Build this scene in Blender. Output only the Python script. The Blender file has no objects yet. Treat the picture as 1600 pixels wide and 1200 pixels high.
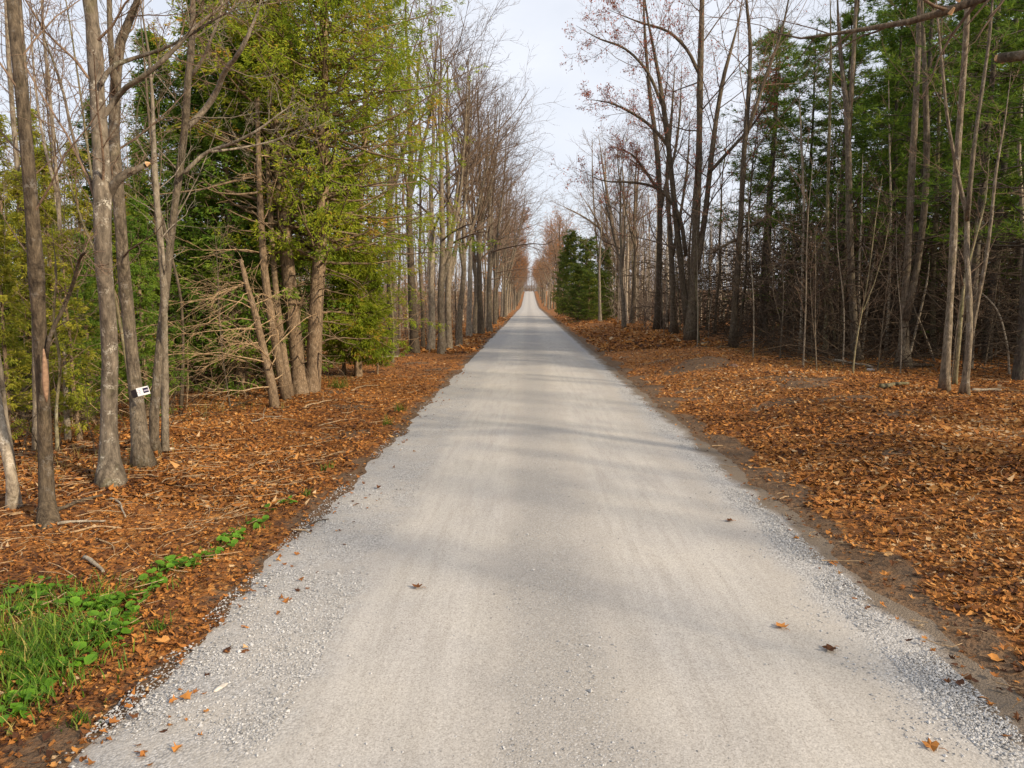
import bpy, math, random
import numpy as np
from mathutils import Vector, Matrix

random.seed(7)
S = bpy.context.scene
COL = S.collection

# ------------------------------------------------------------------ camera, sky, sun, exposure
FPX, CH = 1100.0, 3.0                       # focal length in photo pixels (1600 wide), camera height
PITCH, YAW = math.atan(132 / FPX), math.atan(26 / FPX)
cam = bpy.data.objects.new('camera', bpy.data.cameras.new('camera'))
COL.objects.link(cam)
S.camera = cam
cam.data.sensor_width = 36.0
cam.data.lens = 36.0 * FPX / 1600.0
cam.data.clip_start, cam.data.clip_end = 0.1, 6000
cam.location = (0, 0, CH)
cam.rotation_euler = (math.pi / 2 - PITCH, 0, YAW)

SUN_AZ = Vector((0.85, -0.53, 0)).normalized()
SUN_EL = math.radians(29)
world = bpy.data.worlds.new('World')
S.world = world
world.use_nodes = True
wn, wl = world.node_tree.nodes, world.node_tree.links
bg = wn['Background']
sky = wn.new('ShaderNodeTexSky')
sky.sky_type = 'NISHITA'
sky.sun_disc = False
sky.sun_elevation = SUN_EL
sky.sun_rotation = math.atan2(SUN_AZ.x, SUN_AZ.y)
wtc = wn.new('ShaderNodeTexCoord')
wmap = wn.new('ShaderNodeMapping')
wmap.inputs['Scale'].default_value = (1.0, 1.0, 2.2)
wno = wn.new('ShaderNodeTexNoise')
wno.inputs['Scale'].default_value = 2.2
wno.inputs['Detail'].default_value = 6
wno.inputs['Roughness'].default_value = 0.55
wra = wn.new('ShaderNodeMapRange')
wra.inputs['From Min'].default_value = 0.32
wra.inputs['From Max'].default_value = 0.62
wra.inputs['To Min'].default_value = 0.72
wra.inputs['To Max'].default_value = 0.97
wmix = wn.new('ShaderNodeMix')
wmix.data_type = 'RGBA'
wmix.inputs['B'].default_value = (7.5, 7.8, 8.5, 1)      # bright thin high cloud
wl.new(wtc.outputs['Generated'], wmap.inputs['Vector'])
wl.new(wmap.outputs[0], wno.inputs['Vector'])
wl.new(wno.outputs['Fac'], wra.inputs['Value'])
wl.new(wra.outputs[0], wmix.inputs['Factor'])
wl.new(sky.outputs[0], wmix.inputs['A'])
wl.new(wmix.outputs['Result'], bg.inputs['Color'])
bg.inputs['Strength'].default_value = 0.1

sun = bpy.data.objects.new('sun', bpy.data.lights.new('sun', 'SUN'))
COL.objects.link(sun)
sun.data.energy = 5.0
sun.data.angle = math.radians(2.6)
sun.data.color = (1.0, 0.84, 0.63)
sdir = Vector((SUN_AZ.x * math.cos(SUN_EL), SUN_AZ.y * math.cos(SUN_EL), math.sin(SUN_EL)))
sun.rotation_euler = (-sdir).to_track_quat('-Z', 'Y').to_euler()
sun.location = (30, -20, 40)

S.view_settings.view_transform = 'Standard'
S.view_settings.look = 'None'
S.view_settings.exposure = 0.32
S.view_settings.gamma = 1.0
S.view_settings.use_curve_mapping = False
S.cycles.max_bounces = 6
S.cycles.diffuse_bounces = 3
S.cycles.transmission_bounces = 3

# ------------------------------------------------------------------ pixel helpers (photo pixels -> places on the ground)
_R = np.array(cam.rotation_euler.to_matrix())
CAM = np.array([0, 0, CH])

def ray(u, v):
    d = _R @ np.array([(u - 800) / FPX, -(v - 600) / FPX, -1.0])
    return d

def at(u, v, D):
    """the point D metres down the road (world Y) seen at photo pixel (u, v)"""
    d = ray(u, v)
    return CAM + d * (D / d[1])

def project(P):
    q = (np.asarray(P) - CAM) @ _R
    return 800 + FPX * q[..., 0] / -q[..., 2], 600 - FPX * q[..., 1] / -q[..., 2]

def sstep(a, b, x):
    t = np.clip((np.asarray(x, float) - a) / (b - a), 0, 1)
    return t * t * (3 - 2 * t)

def wob(x, y, s, seed=0.0):
    """smooth value noise, about -1..1"""
    r = 0
    for i, (a, b) in enumerate(((1.0, 0.37), (-0.61, 0.93), (0.83, -0.71), (0.21, 1.31))):
        r = r + np.sin((a * x + b * y) / s * (1 + 0.31 * i) + seed * (i + 1) + 1.7 * i)
    return r / 2.6

def road_z(y):
    y = np.asarray(y, float)
    return 9.6 * sstep(230, 600, y) - 14.0 * sstep(600, 900, y)

def ground_z(x, y):
    x = np.asarray(x, float); y = np.asarray(y, float)
    z = road_z(y)
    on = 1 - sstep(3.7, 4.3, x) * 1 - (1 - sstep(-3.6, -3.0, x))      # 1 on the road bed
    on = np.clip(on, 0, 1)
    right = sstep(3.9, 8.5, x) * (0.42 + 0.16 * wob(x, y, 2.6, 1.0) * sstep(4.5, 8, x))
    right = right + 0.13 * np.exp(-((x - 7.2) / 1.6) ** 2) * (0.6 + 0.6 * wob(x, y, 3.1, 4.0))
    right = right + mound(x, y) * (1 + 0.3 * wob(x, y, 0.5, 3))
    left = -0.10 * np.exp(-((x + 4.6) / 1.0) ** 2) + (1 - sstep(-9, -4.2, x)) * (0.05 + 0.10 * wob(x, y, 2.9, 2.0))
    rough = 0.018 * wob(x, y, 0.33, 3.0) + 0.012 * wob(x, y, 0.15, 5.0)
    far = (sstep(14, 60, np.abs(x))) * 0.9 * wob(x, y, 21, 9.0)
    side = right * (x > 0) + left * (x < 0)
    return z + (1 - on) * (side + rough) + far - on * 0.05

MOUNDS = [(7.9, 21.5, 1.7, 1.5, 0.16), (6.6, 27.5, 1.5, 2.2, 0.12), (8.0, 17.2, 1.3, 0.8, 0.10), (9.4, 13.2, 0.7, 0.45, 0.05), (6.4, 12.2, 0.35, 0.3, 0.03)]
def mound(x, y, k=1.0):
    r = 0
    for a, b_, rx, ry, h in MOUNDS:
        r = r + (h if k else 1.0) * np.exp(-((x - a) / rx) ** 2 - ((y - b_) / ry) ** 2)
    return r

def bare_mask(x, y):
    """1 where the leaves are thin and the soil shows"""
    x = np.asarray(x, float); y = np.asarray(y, float)
    n = wob(x, y, 0.9, 6) + 0.5 * wob(x, y, 0.35, 1)
    m = sstep(0.35, 0.75, mound(x, y, 0) + 0.28 * n)
    m = np.maximum(m, sstep(0.85, 1.25, n) * 0.8)
    edge = (1 - sstep(4.05, 4.45, x + 0.3 * wob(x, y, 0.6, 2))) * (x > 0)
    ledge = (1 - sstep(3.0, 3.5, -x + 0.25 * wob(x, y, 0.5, 3))) * (x < 0)
    return np.clip(np.maximum(m, edge + 0.7 * ledge), 0, 1)

def road_surface_z(x, y):
    x = np.asarray(x, float)
    return road_z(y) + 0.03 - 0.018 * np.abs(x - 0.5) + 0.006 * wob(x, np.asarray(y, float), 1.3, 2.0)

def G(u, v):
    """where the ground is seen at photo pixel (u, v)"""
    d = ray(u, v)
    z = 0.0
    for _ in range(12):
        t = (z - CH) / d[2]
        p = CAM + d * t
        z = 0.5 * z + 0.5 * float(ground_z(p[0], p[1]))
    p[2] = float(ground_z(p[0], p[1]))
    return p

def in_view(x, y, m=60):
    if y < 2.0:
        return False
    u, v = project(np.array([x, y, 1.0]))
    return -m < u < 1600 + m

# ------------------------------------------------------------------ materials
def nmat(name):
    m = bpy.data.materials.new(name)
    m.use_nodes = True
    nt = m.node_tree
    b = nt.nodes['Principled BSDF']
    b.inputs['Specular IOR Level'].default_value = 0.2
    b.inputs['Roughness'].default_value = 0.9
    return m, nt, b

def node(nt, typ, **kw):
    n = nt.nodes.new(typ)
    for k, v in kw.items():
        if k in n.inputs:
            n.inputs[k].default_value = v
        else:
            setattr(n, k, v)
    return n

def noise(nt, vec, scale, detail=3, rough=0.6):
    n = node(nt, 'ShaderNodeTexNoise', Scale=scale, Detail=detail, Roughness=rough)
    if vec is not None:
        nt.links.new(vec, n.inputs['Vector'])
    return n.outputs['Fac']

def ramp(nt, fac, stops, interp='LINEAR'):
    r = nt.nodes.new('ShaderNodeValToRGB')
    cr = r.color_ramp
    cr.interpolation = interp
    while len(cr.elements) < len(stops):
        cr.elements.new(0.5)
    for e, (p, c) in zip(cr.elements, stops):
        e.position = p
        e.color = (*c, 1) if len(c) == 3 else c
    nt.links.new(fac, r.inputs['Fac'])
    return r.outputs['Color']

def mixc(nt, fac, a, b, blend='MIX'):
    m = nt.nodes.new('ShaderNodeMix')
    m.data_type = 'RGBA'
    m.blend_type = blend
    for key, val in (('Factor', fac), ('A', a), ('B', b)):
        if isinstance(val, (int, float)):
            m.inputs[key].default_value = val
        elif isinstance(val, tuple):
            m.inputs[key].default_value = (*val, 1) if len(val) == 3 else val
        else:
            nt.links.new(val, m.inputs[key])
    return m.outputs['Result']

def math_n(nt, op, a, b=0.0, clamp=False):
    m = nt.nodes.new('ShaderNodeMath')
    m.operation = op
    m.use_clamp = clamp
    for i, val in enumerate((a, b)):
        if isinstance(val, (int, float)):
            m.inputs[i].default_value = val
        else:
            nt.links.new(val, m.inputs[i])
    return m.outputs[0]

def maprange(nt, v, a, b, c=0.0, d=1.0, smooth=True):
    m = node(nt, 'ShaderNodeMapRange')
    m.interpolation_type = 'SMOOTHSTEP' if smooth else 'LINEAR'
    for k, x in zip(('From Min', 'From Max', 'To Min', 'To Max'), (a, b, c, d)):
        m.inputs[k].default_value = x
    nt.links.new(v, m.inputs['Value'])
    return m.outputs[0]

def bump(nt, b, height, strength, dist):
    n = node(nt, 'ShaderNodeBump', Strength=strength, Distance=dist)
    nt.links.new(height, n.inputs['Height'])
    nt.links.new(n.outputs[0], b.inputs['Normal'])

def bark(name, dark, light, patch, patch_amt=0.45, moss=0.0, ridge=1.0, fine=26):
    m, nt, b = nmat(name)
    tc = nt.nodes.new('ShaderNodeTexCoord')
    mp = node(nt, 'ShaderNodeMapping', Scale=(1, 1, 0.24))
    nt.links.new(tc.outputs['Object'], mp.inputs['Vector'])
    f = noise(nt, mp.outputs[0], fine, 5, 0.7)
    f2 = noise(nt, tc.outputs['Object'], 5.0, 4, 0.65)
    f3 = noise(nt, tc.outputs['Object'], 38.0, 2, 0.6)
    c = ramp(nt, f, [(0.3, dark), (0.52, tuple(0.5 * (a + q) for a, q in zip(dark, light))), (0.7, light)])
    mp2 = node(nt, 'ShaderNodeMapping', Scale=(1, 1, 0.45))
    nt.links.new(tc.outputs['Object'], mp2.inputs['Vector'])
    c = mixc(nt, 1.0, c, ramp(nt, noise(nt, mp2.outputs[0], 9.0, 5, 0.75), [(0.32, (0.45, 0.43, 0.42)), (0.5, (1.0, 0.98, 0.95)), (0.7, (1.3, 1.27, 1.2))]), 'MULTIPLY')
    pm = math_n(nt, 'MULTIPLY', maprange(nt, f2, 0.52, 0.66), maprange(nt, f3, 0.42, 0.6))
    c = mixc(nt, math_n(nt, 'MULTIPLY', pm, patch_amt * 2, True), c, patch)
    if moss:
        f4 = noise(nt, tc.outputs['Object'], 2.3, 3, 0.6)
        c = mixc(nt, math_n(nt, 'MULTIPLY', maprange(nt, f4, 0.5, 0.66), moss), c, (0.10, 0.105, 0.035))
    oi = nt.nodes.new('ShaderNodeObjectInfo')
    v = maprange(nt, oi.outputs['Random'], 0, 1, 0.75, 1.25, False)
    hs = node(nt, 'ShaderNodeHueSaturation')
    nt.links.new(c, hs.inputs['Color'])
    nt.links.new(v, hs.inputs['Value'])
    nt.links.new(hs.outputs[0], b.inputs['Base Color'])
    bump(nt, b, math_n(nt, 'ADD', f, noise(nt, mp2.outputs[0], 9.0, 5, 0.75)), 0.9 * ridge, 0.03)
    return m

def leafy(name, stops, trans=0.3, rough=0.7, noise_amt=0.0):
    """thin leaf material: colour from each leaf's own tint"""
    m, nt, b = nmat(name)
    at_ = node(nt, 'ShaderNodeAttribute', attribute_name='tint')
    oi = nt.nodes.new('ShaderNodeObjectInfo')
    t = at_.outputs['Fac']
    if noise_amt:
        tc = nt.nodes.new('ShaderNodeTexCoord')
        nn = noise(nt, tc.outputs['Object'], 60, 2)
        t = math_n(nt, 'ADD', t, math_n(nt, 'MULTIPLY', math_n(nt, 'SUBTRACT', nn, 0.5), noise_amt))
    c = ramp(nt, t, stops)
    hs = node(nt, 'ShaderNodeHueSaturation')
    nt.links.new(c, hs.inputs['Color'])
    nt.links.new(maprange(nt, oi.outputs['Random'], 0, 1, 0.8, 1.2, False), hs.inputs['Value'])
    b.inputs['Roughness'].default_value = rough
    nt.links.new(hs.outputs[0], b.inputs['Base Color'])
    if trans:
        tr = nt.nodes.new('ShaderNodeBsdfTranslucent')
        nt.links.new(hs.outputs[0], tr.inputs['Color'])
        mx = node(nt, 'ShaderNodeMixShader')
        mx.inputs[0].default_value = trans
        nt.links.new(b.outputs[0], mx.inputs[1])
        nt.links.new(tr.outputs[0], mx.inputs[2])
        nt.links.new(mx.outputs[0], nt.nodes['Material Output'].inputs['Surface'])
    return m

def plain(name, col, rough=0.7, var=0.0, scale=20):
    m, nt, b = nmat(name)
    b.inputs['Roughness'].default_value = rough
    if var:
        tc = nt.nodes.new('ShaderNodeTexCoord')
        f = noise(nt, tc.outputs['Object'], scale, 4)
        c = ramp(nt, f, [(0.3, tuple(x * (1 - var) for x in col)), (0.7, tuple(x * (1 + var) for x in col))])
        nt.links.new(c, b.inputs['Base Color'])
    else:
        b.inputs['Base Color'].default_value = (*col, 1)
    return m

M_maple = bark('bark_maple', (0.058, 0.046, 0.033), (0.25, 0.205, 0.15), (0.36, 0.33, 0.28), 0.3, 0.12)
M_dark = bark('bark_dark', (0.040, 0.031, 0.022), (0.165, 0.128, 0.088), (0.30, 0.28, 0.25), 0.16, 0.1)
M_beech = bark('bark_mottled', (0.06, 0.049, 0.037), (0.20, 0.168, 0.13), (0.38, 0.35, 0.29), 0.5, 0.25, 0.8, 14)
M_pale = bark('bark_pale', (0.14, 0.115, 0.085), (0.40, 0.345, 0.27), (0.46, 0.42, 0.35), 0.4, 0.1, 0.7)
M_olive = bark('bark_olive', (0.085, 0.072, 0.042), (0.27, 0.235, 0.14), (0.36, 0.34, 0.25), 0.35, 0.5, 0.6)
M_cedar = bark('bark_cedar', (0.095, 0.064, 0.038), (0.35, 0.255, 0.165), (0.42, 0.33, 0.23), 0.3, 0.0, 1.2, 34)
M_pine = bark('bark_pine', (0.030, 0.025, 0.021), (0.115, 0.095, 0.075), (0.16, 0.16, 0.12), 0.3, 0.3)
M_dead = bark('bark_dead', (0.20, 0.13, 0.07), (0.52, 0.37, 0.22), (0.5, 0.42, 0.3), 0.3)
M_deadbrown = bark('bark_dead_brown', (0.032, 0.023, 0.016), (0.11, 0.080, 0.054), (0.14, 0.115, 0.085), 0.2)
M_twig = bark('bark_twig', (0.10, 0.068, 0.048), (0.26, 0.185, 0.13), (0.22, 0.17, 0.13), 0.2)
M_wood = plain('fresh_wood', (0.50, 0.31, 0.16), 0.8, 0.45, 60)
M_scar = plain('bare_wood', (0.26, 0.16, 0.10), 0.8, 0.35, 25)
M_cedarleaf = leafy('cedar_foliage', [(0.0, (0.05, 0.095, 0.010)), (0.35, (0.15, 0.225, 0.017)), (0.7, (0.30, 0.36, 0.026)), (0.93, (0.40, 0.40, 0.035)), (1.0, (0.46, 0.26, 0.04))], 0.52)
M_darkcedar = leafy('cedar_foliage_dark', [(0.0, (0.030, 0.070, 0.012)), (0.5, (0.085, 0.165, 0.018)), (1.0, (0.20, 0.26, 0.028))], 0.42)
M_yelcedar = leafy('cedar_foliage_yellow', [(0.0, (0.075, 0.105, 0.014)), (0.5, (0.22, 0.255, 0.026)), (1.0, (0.42, 0.37, 0.045))], 0.48)
M_needle = leafy('pine_needles', [(0.0, (0.028, 0.065, 0.012)), (0.5, (0.10, 0.175, 0.020)), (1.0, (0.24, 0.30, 0.035))], 0.45)
M_farwood = leafy('far_bark', [(0.0, (0.085, 0.058, 0.044)), (0.5, (0.17, 0.125, 0.092)), (1.0, (0.46, 0.39, 0.29))], 0.0)
LITTER = [(0.0, (0.060, 0.026, 0.014)), (0.22, (0.165, 0.063, 0.019)), (0.5, (0.345, 0.134, 0.031)), (0.75, (0.47, 0.205, 0.048)), (0.93, (0.52, 0.29, 0.105)), (1.0, (0.50, 0.36, 0.21))]
M_litter = leafy('fallen_leaves', LITTER, 0.12, 0.75, 0.3)
M_redleaf = leafy('clinging_leaves', [(0.0, (0.16, 0.045, 0.035)), (0.5, (0.32, 0.10, 0.065)), (1.0, (0.45, 0.18, 0.10))], 0.35)
M_orangeleaf = leafy('clinging_orange_leaves', [(0.0, (0.30, 0.10, 0.03)), (1.0, (0.55, 0.25, 0.07))], 0.35)
M_grass = leafy('green_grass', [(0.0, (0.035, 0.085, 0.010)), (0.6, (0.10, 0.20, 0.018)), (0.88, (0.20, 0.28, 0.03)), (1.0, (0.42, 0.34, 0.10))], 0.35, 0.5)
M_weed = leafy('weed_leaf', [(0.0, (0.055, 0.150, 0.012)), (0.6, (0.125, 0.275, 0.020)), (1.0, (0.26, 0.37, 0.04))], 0.35, 0.5, 0.25)
M_drygrass = leafy('dry_grass', [(0.0, (0.20, 0.13, 0.04)), (0.5, (0.33, 0.23, 0.07)), (1.0, (0.20, 0.20, 0.05))], 0.3)
M_stone = leafy('gravel_stone', [(0.0, (0.22, 0.215, 0.21)), (0.5, (0.42, 0.415, 0.41)), (1.0, (0.57, 0.565, 0.56))], 0.0, 0.9)

def road_material():
    m, nt, b = nmat('gravel_road')
    tc = nt.nodes.new('ShaderNodeTexCoord')
    sp = nt.nodes.new('ShaderNodeSeparateXYZ')
    ob = tc.outputs['Object']
    nt.links.new(ob, sp.inputs[0])
    edge = math_n(nt, 'MULTIPLY', math_n(nt, 'SUBTRACT', noise(nt, ob, 0.9, 4), 0.5), 0.9)
    x = math_n(nt, 'ADD', sp.outputs['X'], edge)
    fine = noise(nt, ob, 55, 4, 0.75)
    big = noise(nt, ob, 0.55, 4, 0.6)
    mp = node(nt, 'ShaderNodeMapping', Scale=(1, 0.08, 1))
    nt.links.new(ob, mp.inputs['Vector'])
    streak = noise(nt, mp.outputs[0], 3.0, 4, 0.6)
    c = ramp(nt, fine, [(0.25, (0.272, 0.260, 0.246)), (0.5, (0.385, 0.370, 0.352)), (0.75, (0.485, 0.468, 0.448))])
    c = mixc(nt, 1.0, c, ramp(nt, big, [(0.3, (0.90, 0.90, 0.91)), (0.7, (1.06, 1.04, 1.0))]), 'MULTIPLY')
    c = mixc(nt, 1.0, c, ramp(nt, streak, [(0.3, (0.955, 0.955, 0.95)), (0.7, (1.05, 1.05, 1.05))]), 'MULTIPLY')
    grain = node(nt, 'ShaderNodeTexVoronoi', Scale=95.0)
    nt.links.new(ob, grain.inputs['Vector'])
    gb = nt.nodes.new('ShaderNodeRGBToBW'); nt.links.new(grain.outputs['Color'], gb.inputs[0])
    c = mixc(nt, 1.0, c, ramp(nt, gb.outputs[0], [(0.1, (0.78, 0.77, 0.76)), (0.45, (1.0, 1.0, 1.0)), (0.95, (1.17, 1.17, 1.17))]), 'MULTIPLY')
    # worn wheel tracks are smoother and paler, the middle a little darker
    tr = math_n(nt, 'ADD', math_n(nt, 'MULTIPLY', maprange(nt, x, -1.85, -1.6), maprange(nt, x, -0.2, -0.6)), math_n(nt, 'MULTIPLY', maprange(nt, x, 0.75, 1.15), maprange(nt, x, 2.8, 2.2)), True)
    c = mixc(nt, 1.0, c, mixc(nt, math_n(nt, 'MULTIPLY', tr, maprange(nt, noise(nt, mp.outputs[0], 7.0, 4, 0.7), 0.3, 0.6)), (0.945, 0.925, 0.90), (1.07, 1.06, 1.045)), 'MULTIPLY')
    # loose gravel bands: left shoulder, thin centre band, right strip
    vo = node(nt, 'ShaderNodeTexVoronoi', Scale=55.0)
    nt.links.new(ob, vo.inputs['Vector'])
    vo2 = node(nt, 'ShaderNodeTexVoronoi', Scale=55.0)
    nt.links.new(ob, vo2.inputs['Vector'])
    bw = nt.nodes.new('ShaderNodeRGBToBW')
    nt.links.new(vo.outputs['Color'], bw.inputs[0])
    stones = ramp(nt, bw.outputs[0], [(0.15, (0.24, 0.233, 0.227)), (0.45, (0.365, 0.356, 0.347)), (0.85, (0.52, 0.51, 0.50))])
    crack = maprange(nt, vo.outputs['Distance'], 0.35, 0.75, 1.0, 0.68)
    stones = mixc(nt, 1.0, stones, crack, 'MULTIPLY')
    patch = maprange(nt, noise(nt, ob, 1.6, 5, 0.7), 0.36, 0.6)
    left = math_n(nt, 'MULTIPLY', maprange(nt, x, -1.45, -1.9), math_n(nt, 'ADD', math_n(nt, 'MULTIPLY', patch, 0.6), 0.15))
    mid = math_n(nt, 'MULTIPLY', maprange(nt, x, -0.35, -0.05), maprange(nt, x, 0.9, 0.45))
    mid = math_n(nt, 'MULTIPLY', mid, math_n(nt, 'MULTIPLY', maprange(nt, fine, 0.44, 0.60), 0.6))
    rgt = math_n(nt, 'MULTIPLY', maprange(nt, x, 2.75, 3.15), 0.85)
    g = math_n(nt, 'ADD', math_n(nt, 'ADD', left, rgt, True), mid, True)
    c = mixc(nt, g, c, stones)
    # brown scuffed crumbs along the centre and dirt at the right edge
    crumbs = math_n(nt, 'MULTIPLY', maprange(nt, noise(nt, ob, 23, 5, 0.8), 0.60, 0.72), math_n(nt, 'ADD', math_n(nt, 'MULTIPLY', mid, 2.4), 0.14))
    c = mixc(nt, crumbs, c, (0.20, 0.165, 0.115))
    dirt = math_n(nt, 'MULTIPLY', maprange(nt, x, 3.32, 3.62), 0.93)
    c = mixc(nt, dirt, c, ramp(nt, fine, [(0.3, (0.075, 0.055, 0.038)), (0.7, (0.21, 0.162, 0.115))]))
    ldirt = math_n(nt, 'MULTIPLY', maprange(nt, x, -2.8, -3.3), 0.7)
    c = mixc(nt, ldirt, c, ramp(nt, fine, [(0.3, (0.12, 0.088, 0.060)), (0.7, (0.28, 0.23, 0.18))]))
    nt.links.new(c, b.inputs['Base Color'])
    hgt = math_n(nt, 'ADD', math_n(nt, 'MULTIPLY', fine, 0.35), math_n(nt, 'MULTIPLY', math_n(nt, 'MULTIPLY', vo.outputs['Distance'], -1.0), math_n(nt, 'ADD', g, 0.08)))
    bump(nt, b, hgt, 0.7, 0.012)
    return m

def ground_material():
    m, nt, b = nmat('leaf_litter_ground')
    tc = nt.nodes.new('ShaderNodeTexCoord')
    ob = tc.outputs['Object']
    sp = nt.nodes.new('ShaderNodeSeparateXYZ')
    nt.links.new(ob, sp.inputs[0])
    wv = node(nt, 'ShaderNodeTexNoise', Scale=6.0, Detail=2)
    nt.links.new(ob, wv.inputs['Vector'])
    vadd = nt.nodes.new('ShaderNodeVectorMath'); vadd.operation = 'MULTIPLY_ADD'
    nt.links.new(wv.outputs['Color'], vadd.inputs[0])
    vadd.inputs[1].default_value = (0.22, 0.22, 0.22)
    nt.links.new(ob, vadd.inputs[2])
    vo = node(nt, 'ShaderNodeTexVoronoi', Scale=9.0)
    nt.links.new(vadd.outputs[0], vo.inputs['Vector'])
    bw = nt.nodes.new('ShaderNodeRGBToBW')
    nt.links.new(vo.outputs['Color'], bw.inputs[0])
    big = noise(nt, ob, 0.45, 5, 0.65)
    t = math_n(nt, 'ADD', math_n(nt, 'MULTIPLY', bw.outputs[0], 0.8), math_n(nt, 'MULTIPLY', math_n(nt, 'SUBTRACT', big, 0.45), 0.6))
    c = ramp(nt, t, LITTER)
    soil = ramp(nt, noise(nt, ob, 45, 5, 0.75), [(0.3, (0.058, 0.040, 0.025)), (0.7, (0.17, 0.120, 0.078))])
    ba = node(nt, 'ShaderNodeAttribute', attribute_name='tint')
    bare = maprange(nt, math_n(nt, 'ADD', ba.outputs['Fac'], math_n(nt, 'MULTIPLY', math_n(nt, 'SUBTRACT', noise(nt, ob, 7, 4, 0.7), 0.5), 0.8)), 0.25, 0.6)
    crumb = maprange(nt, noise(nt, ob, 11, 5, 0.75), 0.44, 0.58)
    c = mixc(nt, math_n(nt, 'MULTIPLY', crumb, 0.6), c, (0.105, 0.058, 0.030))
    c = mixc(nt, math_n(nt, 'MULTIPLY', bare, 0.82), c, soil)
    nt.links.new(c, b.inputs['Base Color'])
    bump(nt, b, math_n(nt, 'ADD', vo.outputs['Distance'], noise(nt, ob, 30, 3)), 0.8, 0.05)
    return m

M_road, M_ground = road_material(), ground_material()

# ------------------------------------------------------------------ mesh helpers
class Geo:
    """collects tubes, sheets and leaves; build() links them as ONE mesh object"""
    def __init__(self):
        self.v, self.f, self.t, self.n = [], [], [], 0

    def add(self, V, F, tint=0.5):
        V = np.asarray(V, np.float32).reshape(-1, 3)
        self.v.append(V)
        self.t.append(np.broadcast_to(np.asarray(tint, np.float32), (len(V),)))
        for f in (F if isinstance(F, list) else [F]):
            if len(f):
                self.f.append(np.asarray(f, np.int64) + self.n)
        self.n += len(V)

    def tubes(self, P, R, k=5, cap=False):
        P = np.asarray(P, float); R = np.asarray(R, float)
        if P.ndim == 2:
            P, R = P[None], R[None]
        m, n = P.shape[:2]
        if m == 0:
            return
        T = np.gradient(P, axis=1)
        T /= np.linalg.norm(T, axis=2, keepdims=True) + 1e-9
        D = P[:, -1] - P[:, 0]
        ref = np.where((np.abs(D[:, 2]) > 0.7 * np.linalg.norm(D, axis=1))[:, None], np.array([1.0, 0.13, 0]), np.array([0.1, 0, 1.0]))
        U = np.cross(T, ref[:, None, :]); U /= np.linalg.norm(U, axis=2, keepdims=True) + 1e-9
        W = np.cross(T, U)
        a = np.arange(k) * 2 * math.pi / k
        V = P[:, :, None, :] + R[:, :, None, None] * (np.cos(a)[None, None, :, None] * U[:, :, None, :] + np.sin(a)[None, None, :, None] * W[:, :, None, :])
        idx = np.arange(m * n * k).reshape(m, n, k)
        nx = np.roll(idx, -1, axis=2)
        F = np.stack([idx[:, :-1], idx[:, 1:], nx[:, 1:], nx[:, :-1]], -1).reshape(-1, 4)
        fs = [F]
        if cap:
            for i in range(1, k - 1):
                fs.append(np.stack([idx[:, -1, 0], idx[:, -1, i + 1], idx[:, -1, i]], -1))
                fs.append(np.stack([idx[:, 0, 0], idx[:, 0, i], idx[:, 0, i + 1]], -1))
        self.add(V, fs)

    def tris(self, A, B, C, tint):
        V = np.stack([A, B, C], 1)
        m = len(V)
        self.add(V, np.arange(3 * m).reshape(m, 3), np.repeat(np.broadcast_to(tint, (m,)), 3))

    def mesh(self, name, mat, smooth=True):
        me = bpy.data.meshes.new(name)
        V = np.concatenate(self.v) if self.v else np.zeros((0, 3), np.float32)
        me.vertices.add(len(V))
        me.vertices.foreach_set('co', V.astype(np.float32).ravel())
        sizes = np.concatenate([np.full(len(f), f.shape[1], np.int32) for f in self.f])
        loops = np.concatenate([f.ravel() for f in self.f]).astype(np.int32)
        me.loops.add(len(loops))
        me.loops.foreach_set('vertex_index', loops)
        me.polygons.add(len(sizes))
        me.polygons.foreach_set('loop_start', np.concatenate([[0], np.cumsum(sizes)[:-1]]).astype(np.int32))
        me.update(calc_edges=True)
        at_ = me.attributes.new('tint', 'FLOAT', 'POINT')
        at_.data.foreach_set('value', np.concatenate(self.t).astype(np.float32))
        me.polygons.foreach_set('use_smooth', np.full(len(sizes), smooth))
        me.materials.append(mat)
        me.validate()
        return me

    def build(self, name, mat, parent=None, smooth=True):
        o = bpy.data.objects.new(name, self.mesh(name, mat, smooth))
        if parent and name in ('crown', 'branches', 'twigs', 'dead_branches', 'leaves'):
            o['kind'] = 'stuff'            # sprays, twigs and leaves too small to pick apart singly
        COL.objects.link(o)
        if parent:
            o.parent = parent
        return o

def tag(o, label=None, cat=None, group=None, kind=None):
    if label: o['label'] = label
    if cat: o['category'] = cat
    if group: o['group'] = group
    if kind: o['kind'] = kind
    return o

def thing(name, loc, label, cat, group=None, rz=0.0):
    o = bpy.data.objects.new(name, None)
    o.empty_display_size = 0.2
    COL.objects.link(o)
    o.location = tuple(float(c) for c in loc)
    o.rotation_euler = (0, 0, rz)
    return tag(o, label, cat, group)

def dup(root, loc, rz=0.0, s=1.0, label=None, group=None, tilt=(0, 0)):
    r = root.copy(); COL.objects.link(r)
    r.location = tuple(float(c) for c in loc)
    r.rotation_euler = (tilt[0], tilt[1], rz)
    r.scale = (s, s, s) if isinstance(s, (int, float)) else s
    if label: r['label'] = label
    if group: r['group'] = group
    for ch in list(root.children):
        c = ch.copy(); COL.objects.link(c); c.parent = r
        for g in ch.children:
            d = g.copy(); COL.objects.link(d); d.parent = c
    return r

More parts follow.
